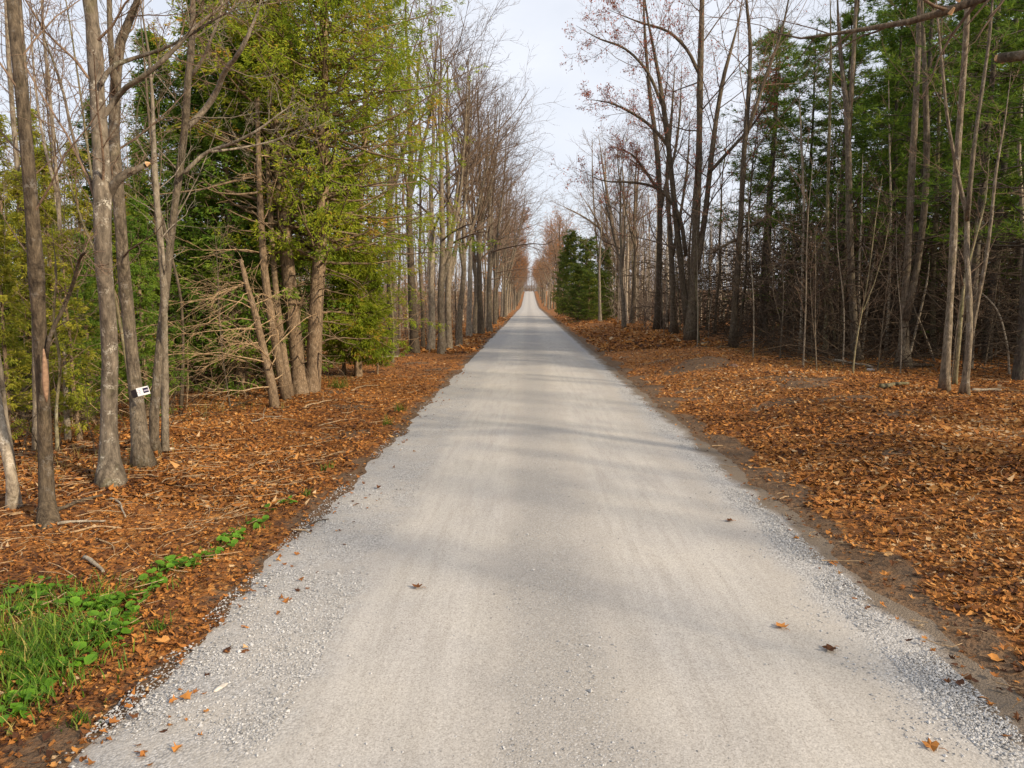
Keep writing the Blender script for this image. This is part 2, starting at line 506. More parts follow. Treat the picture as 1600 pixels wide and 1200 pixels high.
def resample(pts, rad, n):
    pts = np.asarray(pts, float); rad = np.asarray(rad, float)
    s = np.concatenate([[0], np.cumsum(np.linalg.norm(np.diff(pts, axis=0), axis=1))])
    # smooth parameterisation (Catmull-Rom through the points)
    t = np.linspace(0, s[-1], n)
    out = np.empty((n, 3))
    tang = np.gradient(pts, s, axis=0)
    i = np.clip(np.searchsorted(s, t, side='right') - 1, 0, len(s) - 2)
    h = (s[i + 1] - s[i])[:, None]
    q = ((t - s[i]) / (s[i + 1] - s[i]))[:, None]
    out = (2*q**3 - 3*q**2 + 1) * pts[i] + (q**3 - 2*q**2 + q) * h * tang[i] + (-2*q**3 + 3*q**2) * pts[i + 1] + (q**3 - q**2) * h * tang[i + 1]
    return out, np.interp(t, s, rad)

def level(rng, P, R, c, t0=0.3, t1=1.0, ang=0.8, angj=0.2, L=0.4, fall=0.5, rr=0.5, rmin=0.006, k=4, up=0.1, wobble=0.12, bias=(0, 0, 0), absL=False, taper=0.8):
    """c child branches on every parent path at once -> arrays of paths and radii"""
    P = np.asarray(P, float); R = np.asarray(R, float)
    m, n = P.shape[:2]
    t = t0 + (t1 - t0) * (np.arange(c)[None] + rng.random((m, c))) / c
    f = np.clip(t, 0, 0.9999) * (n - 1)
    i = f.astype(int); w = (f - i)[..., None]
    mi = np.arange(m)[:, None]
    pos = P[mi, i] * (1 - w) + P[mi, i + 1] * w
    tan = P[mi, i + 1] - P[mi, i]
    tan /= np.linalg.norm(tan, axis=2, keepdims=True) + 1e-9
    r = R[mi, i] * (1 - w[..., 0]) + R[mi, i + 1] * w[..., 0]
    plen = np.linalg.norm(np.diff(P, axis=1), axis=2).sum(1)
    az = np.arange(c)[None] * 2.4 + rng.random((m, 1)) * 6.28 + rng.normal(0, 0.4, (m, c))
    ref = np.where(np.abs(tan[..., 2:3]) > 0.9, np.array([1.0, 0, 0]), np.array([0, 0, 1.0]))
    U = np.cross(tan, ref); U /= np.linalg.norm(U, axis=2, keepdims=True) + 1e-9
    W = np.cross(tan, U)
    a = (ang + angj * rng.normal(size=(m, c)))[..., None]
    d = np.cos(a) * tan + np.sin(a) * (np.cos(az)[..., None] * U + np.sin(az)[..., None] * W)
    Lc = (L if absL else L * plen[:, None]) * (1 - fall * t) * (0.55 + 0.8 * rng.random((m, c)))
    d = d.reshape(-1, 3); p = pos.reshape(-1, 3); seg = (Lc.ravel() / (k - 1))[:, None]
    out = [p]
    bias = np.asarray(bias, float) + np.array([0, 0, up])
    for _ in range(k - 1):
        d = d + bias + wobble * rng.normal(size=d.shape)
        d = d / (np.linalg.norm(d, axis=1, keepdims=True) + 1e-9)
        p = p + d * seg
        out.append(p)
    Q = np.stack(out, 1)
    r0 = np.maximum(r.ravel() * rr, rmin)
    rad = r0[:, None] * np.linspace(1, 1 - taper, k)[None]
    return Q, np.maximum(rad, rmin * 0.6)

def blobs(rng, pts, size, tint, g, n=3):
    """small clinging leaves: n little bent triangles at each point"""
    m = len(pts)
    for _ in range(n):
        a = rng.normal(size=(m, 3)); a /= np.linalg.norm(a, axis=1, keepdims=True)
        b = rng.normal(size=(m, 3)); b /= np.linalg.norm(b, axis=1, keepdims=True)
        p = pts + rng.normal(0, size * 0.6, (m, 3))
        g.tris(p, p + a * size * 1.2, p + b * size, tint + rng.normal(0, 0.2, m))

def path_up(rng, h, r, n=12, lean=0.02, wig=0.05, flare=1.35, tip=0.2):
    z = np.linspace(0, h, n)
    d = rng.normal(0, lean, 2)
    ph = rng.random(4) * 6.28
    x = d[0] * z + wig * (np.sin(z * 0.55 + ph[0]) + 0.5 * np.sin(z * 1.3 + ph[1])) - wig * (math.sin(ph[0]) + 0.5 * math.sin(ph[1]))
    y = d[1] * z + wig * (np.sin(z * 0.5 + ph[2]) + 0.5 * np.sin(z * 1.2 + ph[3])) - wig * (math.sin(ph[2]) + 0.5 * math.sin(ph[3]))
    P = np.stack([x, y, z - 0.1], 1)
    R = r * (1 - (1 - tip) * z / h)
    R[0] *= flare
    return P, R

# ------------------------------------------------------------------ the setting
def sheet(name, mat, xs, ys, zf, tint=None):
    X, Y = np.meshgrid(xs, ys)
    V = np.stack([X, Y, zf(X, Y)], -1).reshape(-1, 3)
    nx, ny = len(xs), len(ys)
    i = np.arange(nx * ny).reshape(ny, nx)
    g = Geo()
    g.add(V, np.stack([i[:-1, :-1], i[:-1, 1:], i[1:, 1:], i[1:, :-1]], -1).reshape(-1, 4), 0.5 if tint is None else tint(X, Y).ravel())
    o = g.build(name, mat)
    return tag(o, kind='structure')

def axis(parts):
    return np.unique(np.round(np.concatenate([np.arange(a, b, s) for a, b, s in parts]), 4))

sheet('ground', M_ground,
      axis([(-1500, -300, 300), (-300, -60, 24), (-60, -20, 4), (-20, -11, 1.0), (-11, -2.4, 0.2), (-2.4, 3.6, 1.0), (3.6, 13, 0.2), (13, 24, 1.0), (24, 60, 4), (60, 300, 24), (300, 1501, 300)]),
      axis([(-200, -20, 30), (-20, 2, 2), (2, 26, 0.2), (26, 60, 1.0), (60, 300, 8), (300, 700, 12), (700, 2600, 95)]), ground_z, bare_mask)

def road():
    ys = axis([(-30, 2, 2), (2, 30, 0.12), (30, 80, 0.8), (80, 300, 5), (300, 700, 8)])
    g = Geo()
    le = -3.12 + 0.10 * wob(ys * 0, ys, 0.9, 2) + 0.07 * wob(ys * 0, ys, 0.23, 5)
    re = 4.05 + 0.10 * wob(ys * 0, ys, 0.8, 8) + 0.06 * wob(ys * 0, ys, 0.21, 3)
    k = 40
    s = np.linspace(0, 1, k)
    X = le[:, None] * (1 - s) + re[:, None] * s
    Y = np.repeat(ys[:, None], k, 1)
    rut = 0.020 * np.exp(-((X - 3.62) / 0.10) ** 2) * (0.6 + 0.5 * wob(X, Y, 1.4, 6)) - 0.018 * np.exp(-((X - 3.42) / 0.12) ** 2)
    Z = road_surface_z(X, Y) + rut
    Z = Z + 0.004 * wob(X, Y, 0.11, 4) * sstep(3.3, 3.6, X)
    GZ = ground_z(X, Y) - 0.012
    w = np.clip(sstep(0.90, 1.0, s) + 1 - sstep(0.0, 0.06, s), 0, 1)[None]
    Z = Z * (1 - w) + GZ * w
    i = np.arange(X.size).reshape(X.shape)
    g.add(np.stack([X, Y, Z], -1), np.stack([i[:-1, :-1], i[:-1, 1:], i[1:, 1:], i[1:, :-1]], -1).reshape(-1, 4))
    return tag(g.build('gravel_road', M_road), kind='structure')
road()

def frustum_points(rng, n, xf, d0, d1, power=1.0, m=40):
    """n random ground spots, denser near the camera, kept when in view; xf(u) picks X"""
    D = d0 * (d1 / d0) ** (rng.random(n) ** power)
    X = xf(rng, n)
    u, v = project(np.stack([X, D, np.zeros(n)], 1))
    ok = (u > -m) & (u < 1600 + m)
    return X[ok], D[ok]

# loose gravel: real stones, denser on the left shoulder and the right strip
def gravel():
    rng = np.random.default_rng(3)
    parts = []
    for n, lo, hi, d0, d1 in ((21000, -3.1, -1.75, 3.9, 30), (22000, 3.05, 3.5, 3.9, 34), (1500, -0.2, 0.85, 4.2, 20), (700, -1.8, 3.2, 4.2, 16), (1600, 2.6, 3.3, 3.9, 14)):
        D = 1 / (1 / d0 + (1 / d1 - 1 / d0) * rng.random(n))
        X = lo + (hi - lo) * rng.random(n)
        keep = (wob(X, D, 0.35, 7) + 0.8 * wob(X, D, 0.9, 1) + rng.normal(0, 0.35, n)) > 0.05
        parts.append(np.stack([X, D], 1)[keep])
    XY = np.concatenate(parts)
    u, v = project(np.stack([XY[:, 0], XY[:, 1], np.zeros(len(XY))], 1))
    XY = XY[(u > -40) & (u < 1640) & (v < 1260)]
    m = len(XY)
    r = np.exp(rng.normal(math.log(0.0078), 0.34, m)).clip(0.004, 0.020)
    base = np.array([[1, 0, 0], [0, 1, 0], [-1, 0, 0], [0, -1, 0], [0, 0, 1], [0, 0, -1]], float)
    V = base[None] * (r[:, None, None] * (0.7 + 0.6 * rng.random((m, 6, 1))))
    V[:, :, 2] *= 0.7
    a = rng.random(m) * 6.28
    ca, sa = np.cos(a)[:, None], np.sin(a)[:, None]
    V = np.stack([V[:, :, 0] * ca - V[:, :, 1] * sa, V[:, :, 0] * sa + V[:, :, 1] * ca, V[:, :, 2]], -1)
    V += rng.normal(0, 0.12, V.shape) * r[:, None, None]
    z = road_surface_z(XY[:, 0], XY[:, 1])
    V += np.stack([XY[:, 0], XY[:, 1], z + r * 0.3], 1)[:, None, :]
    F = np.array([[0, 1, 4], [1, 2, 4], [2, 3, 4], [3, 0, 4], [1, 0, 5], [2, 1, 5], [3, 2, 5], [0, 3, 5]])
    g = Geo()
    g.add(V, (F[None] + 6 * np.arange(m)[:, None, None]).reshape(-1, 3), np.repeat(rng.random(m) * 0.9 + 0.05, 6))
    tag(g.build('gravel', M_stone, smooth=False), 'loose pale gravel stones scattered along the road shoulders', 'gravel', kind='stuff')
gravel()

# fallen leaves
LOBES = np.array([[0, -0.5], [0.22, -0.42], [0.52, -0.30], [0.34, -0.06], [0.62, 0.22], [0.27, 0.22], [0.0, 0.62], [-0.27, 0.22], [-0.62, 0.22], [-0.34, -0.06], [-0.52, -0.30], [-0.22, -0.42]])

def leaf_cloud(g, rng, XY, zf, size, lobed, lift=0.012, flat=0.30, tone=0.0):
    m = len(XY)
    if lobed:
        sh = np.concatenate([[[0, 0]], LOBES])
        F = np.array([[0, i + 1, (i + 1) % 12 + 1] for i in range(12)])
    else:
        sh = np.array([[0, -0.55], [0.42, 0.0], [0, 0.6], [-0.42, 0.05]])
        F = np.array([[0, 1, 2], [0, 2, 3]])
    k = len(sh)
    s = size * np.exp(rng.normal(0, 0.22, m))
    L = np.zeros((m, k, 3))
    jit = 1 + rng.normal(0, 0.24 if lobed else 0.18, (m, k, 1))
    L[:, :, :2] = sh[None] * jit * s[:, None, None]
    L[:, :, 0] *= (0.55 + 0.5 * rng.random(m))[:, None]
    fold = rng.normal(0.3, 0.45, m)[:, None]
    curl = rng.normal(0.3, 0.6, m)[:, None]
    L[:, :, 2] = fold * np.abs(L[:, :, 0]) + curl * (L[:, :, 1] ** 2) / s[:, None]
    a = rng.random(m) * 6.283
    tilt = rng.normal(0, 0.8 * flat, (m, 2))
    ca, sa = np.cos(a)[:, None], np.sin(a)[:, None]
    x = L[:, :, 0] * ca - L[:, :, 1] * sa
    y = L[:, :, 0] * sa + L[:, :, 1] * ca
    z = L[:, :, 2] + x * tilt[:, :1] + y * tilt[:, 1:]
    base = zf(XY[:, 0], XY[:, 1]) + lift * rng.random(m) + 0.4 * s * np.abs(tilt).max(1) * 0.6
    V = np.stack([x + XY[:, :1], y + XY[:, 1:], z + base[:, None]], -1)
    big = 0.16 * wob(XY[:, 0], XY[:, 1], 0.8, 3) + 0.10 * wob(XY[:, 0], XY[:, 1], 2.5, 8)
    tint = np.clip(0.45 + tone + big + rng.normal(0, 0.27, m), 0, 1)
    g.add(V, (F[None] + k * np.arange(m)[:, None, None]).reshape(-1, 3), np.repeat(tint, k))

def litter():
    rng = np.random.default_rng(5)
    g = Geo()
    def pick(n, lo, hi, d0, d1):
        D = 1 / (1 / d0 + (1 / d1 - 1 / d0) * rng.random(n))
        X = lo + (hi - lo) * rng.random(n)
        u, v = project(np.stack([X, D, np.zeros(n) + 0.2], 1))
        ok = (u > -50) & (u < 1650) & (v < 1280)
        return X[ok], D[ok]
    def keep(X, D):
        edge_r = sstep(3.9, 4.6, X + 0.35 * wob(X, D, 0.6, 2) + rng.normal(0, 0.18, len(X)))
        edge_l = sstep(2.95, 3.5, -X + 0.25 * wob(X, D, 0.5, 3) + rng.normal(0, 0.15, len(X)))
        return rng.random(len(X)) < np.where(X > 0, edge_r, edge_l) * (1 - 0.76 * np.where(X > 0, bare_mask(X, D), 0.6 * bare_mask(X, D)))
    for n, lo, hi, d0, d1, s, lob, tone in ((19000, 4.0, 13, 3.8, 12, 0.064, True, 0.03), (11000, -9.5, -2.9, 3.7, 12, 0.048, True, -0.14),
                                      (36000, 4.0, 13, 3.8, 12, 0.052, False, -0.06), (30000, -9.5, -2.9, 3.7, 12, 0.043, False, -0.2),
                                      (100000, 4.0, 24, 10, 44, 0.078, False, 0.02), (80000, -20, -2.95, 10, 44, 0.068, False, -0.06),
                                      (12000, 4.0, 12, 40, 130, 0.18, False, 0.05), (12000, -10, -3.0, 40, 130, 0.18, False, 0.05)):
        X, D = pick(n, lo, hi, d0, d1)
        ok = keep(X, D)
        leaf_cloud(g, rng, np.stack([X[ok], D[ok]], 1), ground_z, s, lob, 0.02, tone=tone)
    # strays blown on to the gravel
    n = 420
    X = np.concatenate([-3.15 + 0.9 * rng.random(n) ** 3, 4.0 - 0.7 * rng.random(n) ** 2]); D = 3.8 * (30 / 3.8) ** rng.random(2 * n)
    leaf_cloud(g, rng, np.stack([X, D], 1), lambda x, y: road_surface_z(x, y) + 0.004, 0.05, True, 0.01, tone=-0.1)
    tag(g.build('fallen_leaves', M_litter, smooth=False), 'orange brown fallen leaves carpeting both verges and the woodland floor', 'fallen leaves', kind='stuff')
litter()

# ------------------------------------------------------------------ bare tree prototypes
def crown_from(rng, P, R, spec, bias=(0, 0, 0)):
    """spec: list of level() keyword dicts; returns the levels"""
    out = []
    for kw in spec:
        P, R = level(rng, P, R, bias=np.asarray(bias) * kw.get('b', 1.0), **{k: v for k, v in kw.items() if k != 'b'})
        out.append((P, R))
    return out

def bare_tree(seed, h, r, stems=1, fork=0.3, spec=None, bias=(0, 0, 0), bark_m=None, twig_m=None, lean=0.02, name='bare_tree', sides=8, leaves=None, spread=0.16):
    rng = np.random.default_rng(seed)
    root = thing(name, (0, 0, -500), '', 'tree')
    g = Geo()
    P, R = path_up(rng, h, r, 14, lean, 0.07)
    g.tubes(P, R, sides)
    Ps, Rs = [P], [R]
    for s in range(stems - 1):
        i = int(len(P) * fork * (0.7 + 0.8 * rng.random())) + 1
        a = rng.random() * 6.28
        d = np.array([math.cos(a) * spread * 2.2, math.sin(a) * spread * 2.2, 1.0]) + np.asarray(bias) * 2
        q = [P[i] - np.array([0, 0, 0.3])]
        L = h * (0.95 - i / 14) / 13
        for k in range(13):
            d = d + np.array([0, 0, 0.10]) + rng.normal(0, 0.05, 3) + np.asarray(bias) * 0.4
            d /= np.linalg.norm(d)
            q.append(q[-1] + d * L)
        rr = R[i] * np.linspace(0.78, 0.15, 14)
        Ps.append(np.array(q)); Rs.append(rr)
        g.tubes(np.array(q), rr, max(5, sides - 2))
    g.build('trunk', bark_m or M_maple, root)
    c = Geo()
    lv = crown_from(rng, np.stack(Ps), np.stack(Rs), spec, bias)
    for j, (p, q) in enumerate(lv):
        c.tubes(p, q, 4 if j == 0 and sides > 6 else 3)
    c.build('crown', twig_m or M_twig, root)
    if leaves:
        lg = Geo()
        tips = lv[-1][0][:, -1]
        tips = tips[rng.random(len(tips)) < leaves[1]]
        blobs(rng, tips, leaves[2], 0.5, lg, 2)
        lg.build('leaves', leaves[0], root)
    return root

FULL = [dict(c=16, t0=0.28, t1=0.98, ang=0.75, angj=0.15, L=0.42, fall=0.55, rr=0.5, rmin=0.02, k=6, up=0.10, wobble=0.10),
        dict(c=8, t0=0.2, t1=1.0, ang=0.6, angj=0.18, L=0.45, fall=0.4, rr=0.55, rmin=0.010, k=5, up=0.05, wobble=0.12),
        dict(c=6, t0=0.2, t1=1.0, ang=0.6, angj=0.2, L=0.5, fall=0.4, rr=0.6, rmin=0.007, k=4, up=0.03, wobble=0.14),
        dict(c=3, t0=0.3, t1=1.0, ang=0.55, angj=0.2, L=0.55, fall=0.3, rr=0.7, rmin=0.0055, k=3, up=0.02, wobble=0.15)]
ROADSIDE = [dict(FULL[0], c=11, t0=0.35, ang=0.75, angj=0.25, L=0.50, b=1.0, wobble=0.15), dict(FULL[1], c=7, b=0.6, wobble=0.19, angj=0.28), dict(FULL[2], c=5, b=0.3, wobble=0.2, angj=0.28), dict(FULL[3], c=2, b=0.0)]
LOD = [dict(FULL[0], c=14, rmin=0.03, k=5), dict(FULL[1], c=7, rmin=0.017, k=4), dict(FULL[2], c=5, rmin=0.012, k=3)]
POLE = [dict(c=18, t0=0.30, t1=0.98, ang=0.72, angj=0.2, L=0.17, fall=0.35, rr=0.42, rmin=0.012, k=5, up=0.08, wobble=0.12),
        dict(c=6, t0=0.2, t1=1.0, ang=0.65, angj=0.2, L=0.5, fall=0.4, rr=0.6, rmin=0.008, k=4, up=0.03, wobble=0.15),
        dict(c=4, t0=0.25, t1=1.0, ang=0.6, angj=0.2, L=0.55, fall=0.3, rr=0.7, rmin=0.006, k=3, up=0.02, wobble=0.16)]
SAP = [dict(c=11, t0=0.25, t1=0.97, ang=0.75, angj=0.2, L=0.24, fall=0.4, rr=0.5, rmin=0.006, k=5, up=0.09, wobble=0.14),
       dict(c=5, t0=0.25, t1=1.0, ang=0.6, angj=0.2, L=0.5, fall=0.4, rr=0.7, rmin=0.0045, k=3, up=0.03, wobble=0.16)]

protos_made = []
def proto(*a, **k):
    p = bare_tree(*a, **k)
    protos_made.append(p)
    return p
road_protos = [proto(11, 17.5, 0.22, 3, 0.30, ROADSIDE, (0.026, 0, 0), M_maple, M_twig, name='bare_maple'),
               proto(12, 18.5, 0.24, 2, 0.34, ROADSIDE, (0.022, 0, 0), M_dark, M_twig, name='bare_maple'),
               proto(13, 16.0, 0.20, 3, 0.26, ROADSIDE, (0.032, 0, 0), M_maple, M_twig, name='bare_maple'),
               proto(14, 17.0, 0.21, 1, 0.3, ROADSIDE, (0.030, 0, 0), M_pale, M_twig, name='bare_maple')]
lod_protos = [proto(21, 17, 0.24, 2, 0.35, LOD, (0.026, 0, 0), M_maple, M_twig, sides=5, name='bare_maple', leaves=(M_orangeleaf, 0.6, 0.15)),
              proto(22, 16, 0.22, 3, 0.3, LOD, (0.028, 0, 0), M_maple, M_twig, sides=5, name='bare_maple'),
              proto(23, 18, 0.24, 2, 0.4, LOD, (0.03, 0, 0), M_dark, M_twig, sides=5, name='bare_maple', leaves=(M_orangeleaf, 0.45, 0.15))]
pole_protos = [proto(31, 15.5, 0.095, 1, 0.3, POLE, (0, 0, 0), M_pale, M_twig, name='slender_tree', sides=6),
               proto(32, 16.5, 0.115, 1, 0.3, POLE, (0, 0, 0), M_maple, M_twig, name='slender_tree', sides=6),
               proto(33, 14.5, 0.085, 2, 0.3, POLE, (0, 0, 0), M_olive, M_twig, name='slender_tree', sides=6),
               proto(34, 17.0, 0.13, 2, 0.45, POLE, (0, 0, 0), M_dark, M_twig, name='slender_tree', sides=6, lean=0.03)]
sap_protos = [proto(41, 6.5, 0.030, 1, 0.3, SAP, (0, 0, 0), M_pale, M_twig, name='bare_sapling', sides=5, lean=0.06),
              proto(42, 7.5, 0.036, 2, 0.25, SAP, (0, 0, 0), M_olive, M_twig, name='bare_sapling', sides=5, lean=0.06),
              proto(43, 5.0, 0.024, 2, 0.2, SAP, (0, 0, 0), M_maple, M_twig, name='bare_sapling', sides=5, lean=0.09)]

beech_protos = [proto(44, 6.0, 0.045, 1, 0.3, [dict(SAP[0], c=16), dict(SAP[1], c=7)], (0, 0, 0), M_pale, M_twig, name='beech_sapling', sides=5, leaves=(M_orangeleaf, 0.95, 0.085)),
                proto(45, 9.0, 0.07, 1, 0.3, [dict(SAP[0], c=18), dict(SAP[1], c=7)], (0, 0, 0), M_maple, M_twig, name='beech_sapling', sides=5, leaves=(M_orangeleaf, 0.7, 0.085))]

# ------------------------------------------------------------------ evergreens
def fronds(g, rng, pts, dirs, length, width, n, droop, tint, spread=0.8):
    """flat drooping sprays: n narrow leaflets fanned from each point"""
    m = len(pts)
    for j in range(n):
        d = dirs + spread * rng.normal(size=(m, 3)) * np.array([1, 1, 0.6]) + np.array([0, 0, -droop])
        d /= np.linalg.norm(d, axis=1, keepdims=True)
        s = np.cross(d, dirs * np.array([1, 1, 0.3]) + 0.45 * rng.normal(size=(m, 3)))
        s /= np.linalg.norm(s, axis=1, keepdims=True) + 1e-9
        L = length * (0.6 + 0.8 * rng.random(m))[:, None]
        w = width * (0.7 + 0.6 * rng.random(m))[:, None]
        p = pts + rng.normal(0, 0.05, (m, 3))
        A = p; B = p + d * L * 0.5 + s * w; C = p + d * L; E = p + d * L * 0.45 - s * w
        V = np.stack([A, B, C, E], 1)
        i = np.arange(4 * m).reshape(m, 4)
        g.add(V, np.concatenate([i[:, [0, 1, 2]], i[:, [0, 2, 3]]]), np.repeat(np.clip(tint + rng.normal(0, 0.12, m), 0, 1), 4))

def cedar(name, P, R, base_h, crown_r, mat, seed, nb=70, per=26, root=None, label='', loc=(0, 0, 0), extra=None, top_r=0.12, size=0.125, shape=0.6, dead=14, leaflets=11, low=1.0, prune=0.0):
    """trunk path P (local), crown of drooping sprays from base_h up"""
    rng = np.random.default_rng(seed)
    root = root or thing(name, loc, label, 'tree')
    g = Geo(); g.tubes(P, R, 8)
    for (p, r) in (extra or []):
        g.tubes(p, r, 7)
    g.build('trunk', M_cedar, root)
    h = P[-1, 2]
    t0 = base_h / h
    B, BR = level(rng, P[None], R[None], nb, t0=t0, t1=0.985, ang=1.25, angj=0.22, L=1.0, fall=0, rr=0.28, rmin=0.012, k=6, up=0.02, wobble=0.10, absL=True)
    t = (B[:, 0, 2] - base_h) / max(h - base_h, 0.1)
    prof = crown_r * np.clip(np.where(t < 0.25, low + (1 - low) * t / 0.25, 1) * (1 - np.clip(t, 0, 1) ** 1.3 * (1 - top_r)), 0.1, None)
    sc = prof * (0.55 + 0.6 * rng.random(len(t)))
    B = B[:, :1] + (B - B[:, :1]) * sc[:, None, None]
    k = np.linspace(0, 1, 6)
    B[:, :, 2] += (-0.5 * k + 0.35 * k ** 2)[None] * sc[:, None] * 0.6
    bg_ = Geo(); bg_.tubes(B, BR, 4)
    if dead:
        Dd, DR = level(rng, P[None], R[None], dead, t0=0.06, t1=t0 + 0.1, ang=1.35, angj=0.25, L=1.5, fall=0, rr=0.14, rmin=0.010, k=5, up=-0.06, wobble=0.15, absL=True)
        bg_.tubes(Dd, DR, 4)
        D2, R2 = level(rng, Dd, DR, 3, t0=0.3, ang=0.6, L=0.5, rr=0.6, rmin=0.007, k=4, up=-0.02, wobble=0.15)
        bg_.tubes(D2, R2, 3)
    bg_.build('branches', M_cedar, root)
    # sprays along each bough, in clumps
    m = len(B)
    f = (0.16 + 0.84 * rng.random((m, per)) ** 0.8) * 5
    i = np.clip(f.astype(int), 0, 4); w = (f - i)[..., None]
    mi = np.arange(m)[:, None]
    p = B[mi, i] * (1 - w) + B[mi, i + 1] * w
    d = B[mi, i + 1] - B[mi, i]
    d /= np.linalg.norm(d, axis=2, keepdims=True) + 1e-9
    side = np.cross(d, np.array([0, 0, 1.0])) * rng.normal(0, 0.30, (m, per, 1)) * np.minimum(sc, 1.6)[:, None, None]
    p = p + side + rng.normal(0, 0.10, p.shape) + np.array([0, 0, -0.08])
    clump = np.repeat(rng.normal(0, 0.14, m)[:, None], per, 1)
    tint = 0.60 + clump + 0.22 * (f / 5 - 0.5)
    fl = Geo()
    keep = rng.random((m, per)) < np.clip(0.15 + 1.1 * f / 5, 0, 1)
    keep &= (wob(p[..., 0] * 1.0 + 3 * seed, p[..., 2] + 0.6 * p[..., 1], 0.55, seed) + 0.45 * rng.normal(size=(m, per))) > -0.75
    if prune:
        keep &= ((t > 0.30) | (rng.random(m) < prune))[:, None]
    p = p[keep]; d = (d + side * 0.8)[keep]; tint = tint[keep]
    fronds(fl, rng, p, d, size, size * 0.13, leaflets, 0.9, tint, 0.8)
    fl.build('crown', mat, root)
    return root

def pine(seed, h, r, base_h, crown_r, nb=46, per=20, dead=40, name='white_pine', mat=None):
    rng = np.random.default_rng(seed)
    root = thing(name, (0, 0, -500), '', 'tree')
    P, R = path_up(rng, h, r, 14, 0.01, 0.03, 1.2, 0.2)
    g = Geo(); g.tubes(P, R, 8); g.build('trunk', M_pine, root)
    t0 = base_h / h
    B, BR = level(rng, P[None], R[None], nb, t0=t0, t1=0.98, ang=1.42, angj=0.12, L=1, fall=0, rr=0.25, rmin=0.012, k=6, up=0.035, wobble=0.07, absL=True)
    t = (B[:, 0, 2] - base_h) / (h - base_h)
    sc = crown_r * (1 - 0.75 * np.clip(t, 0, 1) ** 1.4) * (0.25 + 1.0 * rng.random(len(t)))
    B = B[:, :1] + (B - B[:, :1]) * sc[:, None, None]
    # whorls
    wh = np.round(B[:, :1, 2] / 0.9) * 0.9
    B[:, :, 2] += 0.6 * (wh - B[:, :1, 2])
    kk = np.linspace(0, 1, 6)
    B[:, :, 2] += (rng.normal(-0.15, 0.22, (len(B), 1)) * kk + rng.normal(0.05, 0.15, (len(B), 1)) * kk ** 2) * sc[:, None]
    bg_ = Geo(); bg_.tubes(B, BR, 4)
    B2, R2 = level(rng, B, BR, 5, t0=0.35, t1=1.0, ang=0.75, angj=0.15, L=0.34, fall=0.3, rr=0.6, rmin=0.008, k=4, up=0.03, wobble=0.08)
    B2[:, :, 2] = B2[:, :1, 2] + (B2[:, :, 2] - B2[:, :1, 2]) * 0.35
    bg_.tubes(B2, R2, 3)
    bg_.build('branches', M_pine, root)
    if dead:
        dg = Geo()
        Dd, DR = level(rng, P[None], R[None], dead, t0=0.05, t1=t0 + 0.05, ang=1.45, angj=0.18, L=2.0, fall=0.0, rr=0.16, rmin=0.009, k=5, up=-0.03, wobble=0.12, absL=True)
        dg.tubes(Dd, DR, 3)
        D2, E2 = level(rng, Dd, DR, 4, t0=0.3, ang=0.7, L=0.5, rr=0.7, rmin=0.007, k=3, up=-0.01, wobble=0.2)
        dg.tubes(D2, E2, 3)
        dg.build('dead_branches', M_deadbrown, root)
    fl = Geo()
    n = per // 3
    q = B2[:, 1:].reshape(-1, 3)
    dd = np.gradient(B2, axis=1)[:, 1:].reshape(-1, 3)
    dd /= np.linalg.norm(dd, axis=1, keepdims=True) + 1e-9
    reps = 2
    q = np.repeat(q, reps, 0) + rng.normal(0, 0.13, (len(q) * reps, 3)) * np.array([1, 1, 0.6]); dd = np.repeat(dd, reps, 0)
    tint = 0.45 + rng.normal(0, 0.15, len(q))
    br = np.repeat(np.repeat(rng.random(len(B2)) > 0.28, B2.shape[1] - 1), reps)
    q, dd, tint = q[br], dd[br], tint[br]
    for j in range(7):
        d = dd * 0.6 + rng.normal(size=q.shape) * np.array([0.8, 0.8, 0.45]) + np.array([0, 0, 0.25])
        d /= np.linalg.norm(d, axis=1, keepdims=True)
        s = np.cross(d, rng.normal(size=q.shape)); s /= np.linalg.norm(s, axis=1, keepdims=True) + 1e-9
        L = (0.20 + 0.14 * rng.random(len(q)))[:, None]
        fl.tris(q - s * 0.019, q + s * 0.019, q + d * L, np.clip(tint + 0.05 * j - 0.1, 0, 1))
    fl.build('crown', mat or M_needle, root)
    return root

